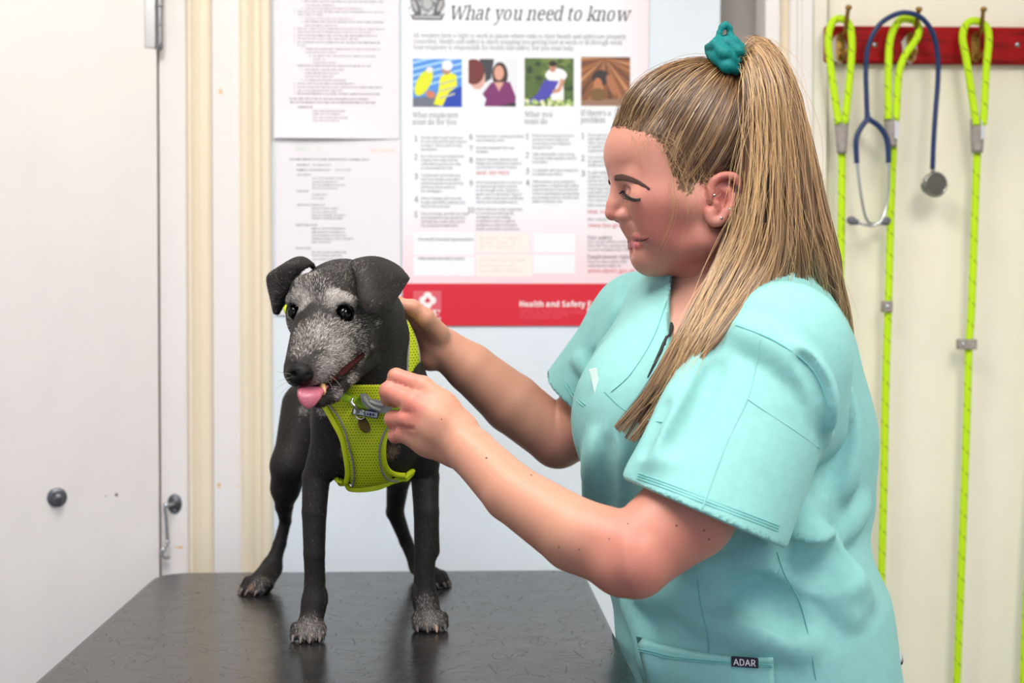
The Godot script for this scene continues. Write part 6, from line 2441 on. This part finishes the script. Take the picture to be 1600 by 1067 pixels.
func face_details(person: Node):
	var dark := mat("brow_hair", Color(0.27, 0.17, 0.13), 0.8)
	# brow: short hairs laid along it, on a soft base
	var mb := Mb.new()
	var path := face_path([Vector2(962, 277.5), Vector2(968, 277), Vector2(980, 278.5), Vector2(995, 284), Vector2(1006, 290), Vector2(1015, 296)], 0.0002)
	var rr := []
	for k in path.size():
		var u := float(k) / (path.size() - 1)
		rr.append(0.0046 * (1.0 - 0.68 * u) if u > 0.10 else 0.0036)
	mb.tube(path, rr, 10, null, head_field.grad(path[path.size() / 2]), 0.16)
	obj("eyebrow", mb, dark, person, true)
	var other := path.map(mirror)
	mb = Mb.new()
	mb.tube(other, rr, 10, null, head_field.grad(other[other.size() / 2]), 0.16)
	obj("eyebrow", mb, dark, person, true)
	# lashes along the lowered lid and the sliver of eye beneath
	mb = Mb.new()
	path = face_path([Vector2(972, 298), Vector2(978, 304), Vector2(986, 309.5), Vector2(994, 311.5), Vector2(1001, 311)], 0.0006)
	mb.tube(path, 0.0011, 8)
	var r := RandomNumberGenerator.new()
	r.seed = 5
	mb.tube(path.map(mirror), 0.0011, 8)
	for k in path.size() * 2:
		var p: Vector3 = path[k / 2]
		var n := head_field.grad(p)
		var d := (n * 0.7 + Vector3(-0.35, -0.45, 0) + Vector3(r.randfn(0, .12), r.randfn(0, .12), r.randfn(0, .12))).normalized()
		var hair := [p, p + d * 0.0032 + Vector3(0, -0.0003, 0), p + d * 0.0060 + Vector3(0, 0.0006, 0)]
		mb.tube(hair, [0.00035, 0.0003, 0.0001], 4)
		mb.tube(hair.map(mirror), [0.00035, 0.0003, 0.0001], 4)
	obj("eyelashes", mb, mat("lash", Color(0.07, 0.05, 0.05), 0.7), person, true).set_meta("kind", "stuff")
	path = face_path([Vector2(975, 303), Vector2(981, 309), Vector2(988, 312.5), Vector2(995, 313)], 0.0001)
	for both in [path, path.map(mirror)]:
		mb = Mb.new()
		mb.tube(both, 0.0011, 8)
		obj("eye", mb, mat("eye_dark", Color(0.14, 0.11, 0.10), 0.15), person, true)
	# the line of the smiling mouth, and moles on the arm
	mb = Mb.new()
	path = face_path([Vector2(988.5, 374.8), Vector2(993, 375.2), Vector2(1001, 375.5), Vector2(1008, 374.5), Vector2(1014, 371)], 0.0001)
	var mr := []
	for k in path.size():
		mr.append(0.0013 * sin(PI * clampf((k + 1.0) / (path.size() + 1), 0.1, 0.9)))
	for both in [path, path.map(mirror)]:
		mb = Mb.new()
		mb.tube(both, mr, 8)
		obj("mouth_line", mb, mat("mouth_dark", Color(0.30, 0.11, 0.12), 0.5), person, true)
	mb = Mb.new()
	for q in [[985, 775], [981, 818], [952, 842], [873, 855], [905, 858], [1057, 821], [1100, 829], [1108, 843], [830, 742], [690, 655], [760, 715]]:
		var hit = near_arm_field.march(EYE, (D(q[0], q[1], 1.0) - EYE).normalized(), 1.25, 1.8)
		if hit != null:
			var nn: Vector3 = near_arm_field.grad(hit)
			mb.lathe(hit - nn * 0.0003, nn, [[0.0013, 0.0], [0.0009, 0.0005], [0.0, 0.0006]], 8)
	obj("moles", mb, mat("mole", Color(0.42, 0.25, 0.19), 0.6), person, true).set_meta("kind", "stuff")
	# studs in the ear
	for q in [[1127, 341], [1140, 327], [1116, 305]]:
		mb = Mb.new()
		ball(mb, HW(q[0], q[1], 0.0825), 0.0018, 10)
		obj("ear_stud", mb, M.chrome, person, true)

func hair_colour(r: RandomNumberGenerator, t: float, pale: float) -> Color:
	var a := r.randf()
	var c: Color
	if a < 0.30:
		c = Color(0.37, 0.255, 0.165)
	elif a < 0.62:
		c = Color(0.53, 0.385, 0.25)
	elif a < 0.88:
		c = Color(0.67, 0.51, 0.335)
	else:
		c = Color(0.81, 0.66, 0.47)
	return c.lerp(Color(0.80, 0.65, 0.44), pale * 0.5).darkened(r.randf() * 0.12)

func strand(mb: Mb, path: Array, w: float, c0: Color, c1: Color, out_dir: Callable):
	var n := path.size()
	var first := mb.v.size()
	for k in n:
		var u := float(k) / (n - 1)
		var t: Vector3 = (path[mini(k + 1, n - 1)] - path[maxi(k - 1, 0)]).normalized()
		var o: Vector3 = out_dir.call(path[k])
		var s := t.cross(o).normalized()
		o = s.cross(t).normalized()
		var ww := w * (1.0 - 0.75 * u * u * u)
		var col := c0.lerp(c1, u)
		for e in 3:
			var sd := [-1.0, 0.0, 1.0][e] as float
			mb.v.append(path[k] + s * sd * ww + o * (0.0 if e != 1 else ww * 0.55))
			mb.n.append((o + s * sd * 0.8).normalized())
			mb.c.append(col)
			mb.uv.append(Vector2(e * 0.5, u))
	for k in n - 1:
		for e in 2:
			var a := first + k * 3 + e
			var b := a + 3
			# keep faces turned outwards
			var f := (mb.v[b] - mb.v[a]).cross(mb.v[a + 1] - mb.v[a])
			if f.dot(mb.n[a]) > 0:
				mb.tri(a, a + 1, b); mb.tri(a + 1, b + 1, b)
			else:
				mb.tri(a, b, a + 1); mb.tri(a + 1, b, b + 1)

func build_hair(person: Node):
	var r := RandomNumberGenerator.new()
	r.seed = 99
	var hb := Basis(hf, hu, hl)
	var hc := HW(1077, 231)
	var sk := Vector3(0.0905, 0.084, 0.073)
	var tie := HW(1146, 104, 0.012)
	var hm := mat("hair", Color.WHITE, 0.34, 0.0, 0.55)
	hm.vertex_color_use_as_albedo = true
	hm.vertex_color_is_srgb = true
	var H := Node3D.new()
	H.name = "hair"
	H.set_meta("label", "long blonde hair drawn up into a high ponytail")
	person.add_child(H)
	# hair combed over the scalp to the tie
	var mb := Mb.new()
	var inv := hb.transposed()
	var e_tie := inv * (tie - hc)
	var made := 0
	var tries := 0
	while made < 4600 and tries < 60000:
		tries += 1
		var d := Vector3(r.randfn(0, 1), r.randfn(0, 1), r.randfn(0, 1)).normalized()
		if made % 3 == 0:                                    # more roots along the hairline, and at the side seen
			d.z = absf(d.z)
			d = d.normalized()
		var root := hc + hb * (d * sk)
		if d.z < -0.75 or not hair_here(root):
			continue
		if made % 3 == 0 and hair_here(root + hf * 0.022 - hu * 0.004):
			continue
		made += 1
		var q := d * sk
		var path := []
		var lift := r.randf_range(0.0005, 0.006)
		var steps := 12
		var wob := Vector3(r.randfn(0, 1), r.randfn(0, 1), r.randfn(0, 1)) * 0.0035
		for k in steps + 1:
			var u := float(k) / steps
			var p := q.lerp(e_tie, u)
			var el := (p / sk).length()
			var grow := 1.0 + (lift * sqrt(u) + 0.012 * u) / 0.08
			p = p / maxf(el, 0.05) * lerpf(grow, 1.0 + 0.0 * u, 0.0)
			if u > 0.85:
				p = p.lerp(e_tie, (u - 0.85) / 0.15 * 0.8)
			var P := hc + hb * (p + wob * sin(PI * u))
			var inside := head_field.value(P)
			var want := 0.0006 + (0.0014 + lift * 0.5) * minf(1.0, u * 2.5)
			if inside < want:
				P += head_field.grad(P) * (want - inside)
			path.append(P)
		var pale := clampf(1.2 - (tie - root).length() / 0.16, 0, 1)
		var c := hair_colour(r, 0, 0.15 * pale)
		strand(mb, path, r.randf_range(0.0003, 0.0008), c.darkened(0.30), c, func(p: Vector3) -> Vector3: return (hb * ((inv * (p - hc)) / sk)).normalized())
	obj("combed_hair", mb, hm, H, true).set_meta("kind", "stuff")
	# the ponytail: five guide curves [px, py, depth]
	var guides := [
		[[1150, 112, 1.600], [1158, 114, 1.580], [1161, 160, 1.565], [1157, 230, 1.555], [1151, 300, 1.548], [1136, 360, 1.545], [1106, 430, 1.535], [1074, 495, 1.505], [1036, 565, 1.495], [1002, 620, 1.495], [962, 666, 1.498]],
		[[1150, 106, 1.600], [1168, 92, 1.565], [1182, 150, 1.545], [1184, 230, 1.535], [1178, 310, 1.528], [1162, 380, 1.525], [1130, 450, 1.515], [1094, 515, 1.488], [1060, 580, 1.480], [1024, 635, 1.482], [985, 690, 1.490]],
		[[1150, 100, 1.600], [1178, 75, 1.570], [1204, 130, 1.545], [1213, 220, 1.535], [1213, 310, 1.528], [1206, 385, 1.525], [1178, 446, 1.515], [1134, 505, 1.484], [1094, 560, 1.475], [1062, 608, 1.475], [1040, 640, 1.480]],
		[[1150, 94, 1.605], [1182, 64, 1.590], [1224, 112, 1.570], [1242, 200, 1.560], [1251, 290, 1.555], [1260, 370, 1.555], [1270, 430, 1.570], [1280, 470, 1.60], [1288, 510, 1.62], [1292, 540, 1.63], [1296, 570, 1.64]],
		[[1150, 90, 1.61], [1176, 58, 1.605], [1214, 74, 1.60], [1251, 150, 1.595], [1273, 250, 1.595], [1291, 335, 1.595], [1311, 400, 1.595], [1321, 455, 1.60], [1327, 495, 1.60], [1331, 530, 1.605], [1336, 560, 1.61]]]
	var curves := []
	for g in guides:
		var line := []
		for q in g:
			line.append(Vector3(q[0], q[1], q[2]))
		curves.append(spline(line, 2))
	var cn: int = curves[0].size()
	var tail_at := func(s: float, k: int) -> Vector3:
		var x := clampf(s, 0, 1) * 4.0
		var i := mini(int(x), 3)
		var a: Vector3 = curves[i][k].lerp(curves[i + 1][k], x - i)
		return a
	mb = Mb.new()
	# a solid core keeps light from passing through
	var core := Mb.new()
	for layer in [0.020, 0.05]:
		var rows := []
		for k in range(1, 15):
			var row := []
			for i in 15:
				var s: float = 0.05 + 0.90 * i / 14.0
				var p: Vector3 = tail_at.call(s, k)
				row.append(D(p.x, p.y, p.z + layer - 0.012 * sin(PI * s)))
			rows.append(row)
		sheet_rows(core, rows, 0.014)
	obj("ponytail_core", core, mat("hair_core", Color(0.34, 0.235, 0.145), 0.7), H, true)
	var locks := []                                          # locks of hair, each with its own wave and tone
	for j in 74:
		locks.append({"s": (j + r.randf()) / 74.0, "phase": r.randf() * TAU, "amp": r.randf_range(1.5, 7.5), "turn": r.randf_range(5.0, 10.0), "near": pow(r.randf(), 1.6) * 0.030, "drift": r.randfn(0, 0.055), "tone": r.randf(), "end": int(absf(r.randfn(0, 2.2))), "wide": r.randf_range(0.008, 0.017)})
	for j in 5400:
		var lock: Dictionary = locks[r.randi() % locks.size()]
		var s := clampf(lock.s + r.randfn(0, lock.wide), 0.0, 1.0)
		var depth: float = lock.near + r.randf() * 0.012
		var drift: float = lock.drift + r.randfn(0, 0.010)
		var endk := cn - 1 - int(lock.end) - int(absf(r.randfn(0, 1.3)))
		if s > 0.5 and s < 0.70:
			endk = mini(endk, 17)
		if s > 0.2 and s < 0.5:
			endk -= int((s - 0.2) * 14.0 * r.randf())
		endk = clampi(endk, 8, cn - 1)
		var path := []
		var own := r.randf_range(0.0, 1.4)
		var ownp := r.randf() * TAU
		for k in range(0, endk + 1):
			var u := float(k) / (cn - 1)
			var ss := clampf(s + drift * u, -0.02, 1.02)
			var p: Vector3 = tail_at.call(ss, k)
			var taper := clampf(u * 6.0, 0.15, 1.0)
			var sway: float = lock.amp * sin(u * lock.turn + lock.phase) * clampf(u * 3.0, 0, 1) + own * sin(u * 13.0 + ownp)
			path.append(D(p.x + sway, p.y + sway * 0.3, p.z + depth * taper - 0.014 * sin(PI * clampf(ss, 0, 1)) * taper))
		var c := hair_colour(r, s, 0.35 if lock.tone > 0.72 else 0.0)
		if lock.tone < 0.34:
			c = c.darkened(0.25)
		strand(mb, path, r.randf_range(0.0003, 0.0007), c, c.lightened(0.08), func(p: Vector3) -> Vector3: return (EYE - p).normalized() + Vector3(0, 0.25, 0))
	obj("ponytail", mb, hm, H, true).set_meta("kind", "stuff")
	# loose hairs at the temple, over the ear and round the ponytail
	mb = Mb.new()
	for j in 90:
		var a := Vector2(r.randf_range(985, 1050), 205 + r.randf_range(0, 12)) if j < 26 else Vector2(r.randf_range(1045, 1105), r.randf_range(215, 300))
		var l := r.randf_range(10, 42) if j < 26 else r.randf_range(20, 70)
		var bend := r.randf_range(-16, 16)
		var curl := r.randf_range(-7, 7)
		var q := [a, a + Vector2(bend * 0.3 + 5 + curl, l * 0.30), a + Vector2(bend * 0.7 + 9 - curl, l * 0.65), a + Vector2(bend + 6 + curl, l)]
		var path := face_path(q, r.randf_range(0.003, 0.009))
		if path.size() > 6:
			strand(mb, path, r.randf_range(0.00012, 0.00022), Color(0.52, 0.38, 0.26), Color(0.76, 0.62, 0.45), func(p: Vector3) -> Vector3: return (EYE - p).normalized())
	for j in 8:                                             # the longer lock before the ear
		var o := r.randfn(0, 4.0)
		var path := []
		for q in spline([Vector2(1030 + o, 225), Vector2(1048 + o, 255), Vector2(1058 + o * 1.4, 290), Vector2(1060 + o * 2, 330), Vector2(1050 + o * 2.4, 365), Vector2(1040 + o * 3, 390)], 4):
			var hit = head_field.march(EYE, (D(q.x, q.y, 1.0) - EYE).normalized(), 1.4, 1.8)
			if hit != null:
				path.append(hit + head_field.grad(hit) * 0.006)
		if path.size() > 6:
			strand(mb, path, 0.00016, Color(0.60, 0.45, 0.30), Color(0.78, 0.64, 0.46), func(p: Vector3) -> Vector3: return (EYE - p).normalized())
	for j in 240:
		var s := r.randf()
		var k0 := r.randi_range(0, 13)
		var path := []
		var off := Vector2(r.randfn(0, 7), r.randfn(0, 3))
		var cur := Vector2(r.randfn(0, 9), r.randfn(0, 5))
		for k in range(k0, mini(k0 + r.randi_range(5, 8), cn)):
			var u := float(k - k0) / 7.0
			var p: Vector3 = tail_at.call(s, k)
			path.append(D(p.x + off.x * u * 2.0 + cur.x * sin(u * 5.0), p.y + off.y * u + cur.y * sin(u * 4.0), p.z - 0.018 - 0.006 * u))
		if path.size() > 4:
			path = spline(path, 3)
			strand(mb, path, r.randf_range(0.00013, 0.00024), Color(0.72, 0.56, 0.38), Color(0.86, 0.72, 0.52), func(p: Vector3) -> Vector3: return (EYE - p).normalized())
	obj("loose_hair", mb, hm, H, true).set_meta("kind", "stuff")
	build_scrunchie(person)

func build_scrunchie(person: Node):
	var f := Field.new(Vector3(HW(1090, 60).x, D(1130, 135, 1.6).y, -1.70), Vector3(HW(1185, 60).x, D(1130, 24, 1.6).y, -1.53), 0.0022)
	var P := func(x: float, y: float, z: float) -> Vector3: return D(x, y, z)
	# gathered cloth ring: lumpy folds round the tie, and the knot's loop standing up
	for q in [
		[[1106, 74, 1.590, 6], [1118, 70, 1.575, 9], [1132, 84, 1.565, 10], [1150, 96, 1.570, 8]],
		[[1108, 82, 1.592, 7], [1120, 90, 1.575, 10], [1136, 104, 1.566, 10], [1152, 110, 1.572, 7]],
		[[1120, 66, 1.590, 9], [1138, 68, 1.572, 11], [1152, 80, 1.568, 9], [1163, 86, 1.575, 6]],
		[[1128, 62, 1.60, 8], [1146, 66, 1.59, 9], [1164, 80, 1.59, 8]],
		[[1110, 84, 1.60, 8], [1122, 102, 1.60, 9], [1138, 114, 1.60, 8], [1152, 116, 1.60, 6]],
		[[1112, 78, 1.62, 8], [1126, 70, 1.635, 10], [1146, 76, 1.64, 9], [1156, 98, 1.635, 8], [1140, 112, 1.625, 8]]]:
		limb(f, q, 0.003)
	limb(f, [[1124, 66, 1.590, 5], [1124, 52, 1.590, 4.5], [1128, 42, 1.590, 4.5], [1134, 38, 1.591, 4.5], [1140, 44, 1.592, 4.5], [1141, 56, 1.592, 5], [1140, 68, 1.590, 6]], 0.003)
	var mb := Mb.new()
	f.mesh(mb, func(p: Vector3, n: Vector3) -> Color: return Color.WHITE)
	var m := mat("teal_satin", Color(0.0, 0.44, 0.44), 0.62, 0.0, 0.35)
	m.normal_enabled = true
	m.normal_texture = noise_tex(128, 0.04, [], 81, 3, FastNoiseLite.TYPE_SIMPLEX_SMOOTH, true, 5.0)
	m.normal_scale = 0.4
	triplanar(m, Vector3(16, 16, 16))
	obj("scrunchie", mb, m, person, true).set_meta("label", "teal cloth hair scrunchie")

# ------------------------------------------------------------------ folded paper behind the hip
func build_leaflet():
	var o := D(1395, 1045, 1.70)
	var t := thing("folded_leaflet", "folded white paper leaflet showing behind the person's hip", "leaflet", o)
	for k in 2:
		var mb := Mb.new()
		var rows := []
		for j in 5:
			var row := []
			for i in 5:
				var u := i / 4.0
				var q := j / 4.0
				row.append(D(lerpf(1378, 1410 - k * 3.0, u) - 6.0 * (1.0 - q) + 8.0 * q * u * (1.0 - q) * 2.0, lerpf(998 + 16.0 * u, 1050 - 12.0 * u + k * 3.0, q), 1.70 + 0.004 * k + 0.01 * u * k) - o)
			rows.append(row)
		sheet_rows(mb, rows, 0.0008)
		obj("leaf", mb, M.paper_white, t, true)
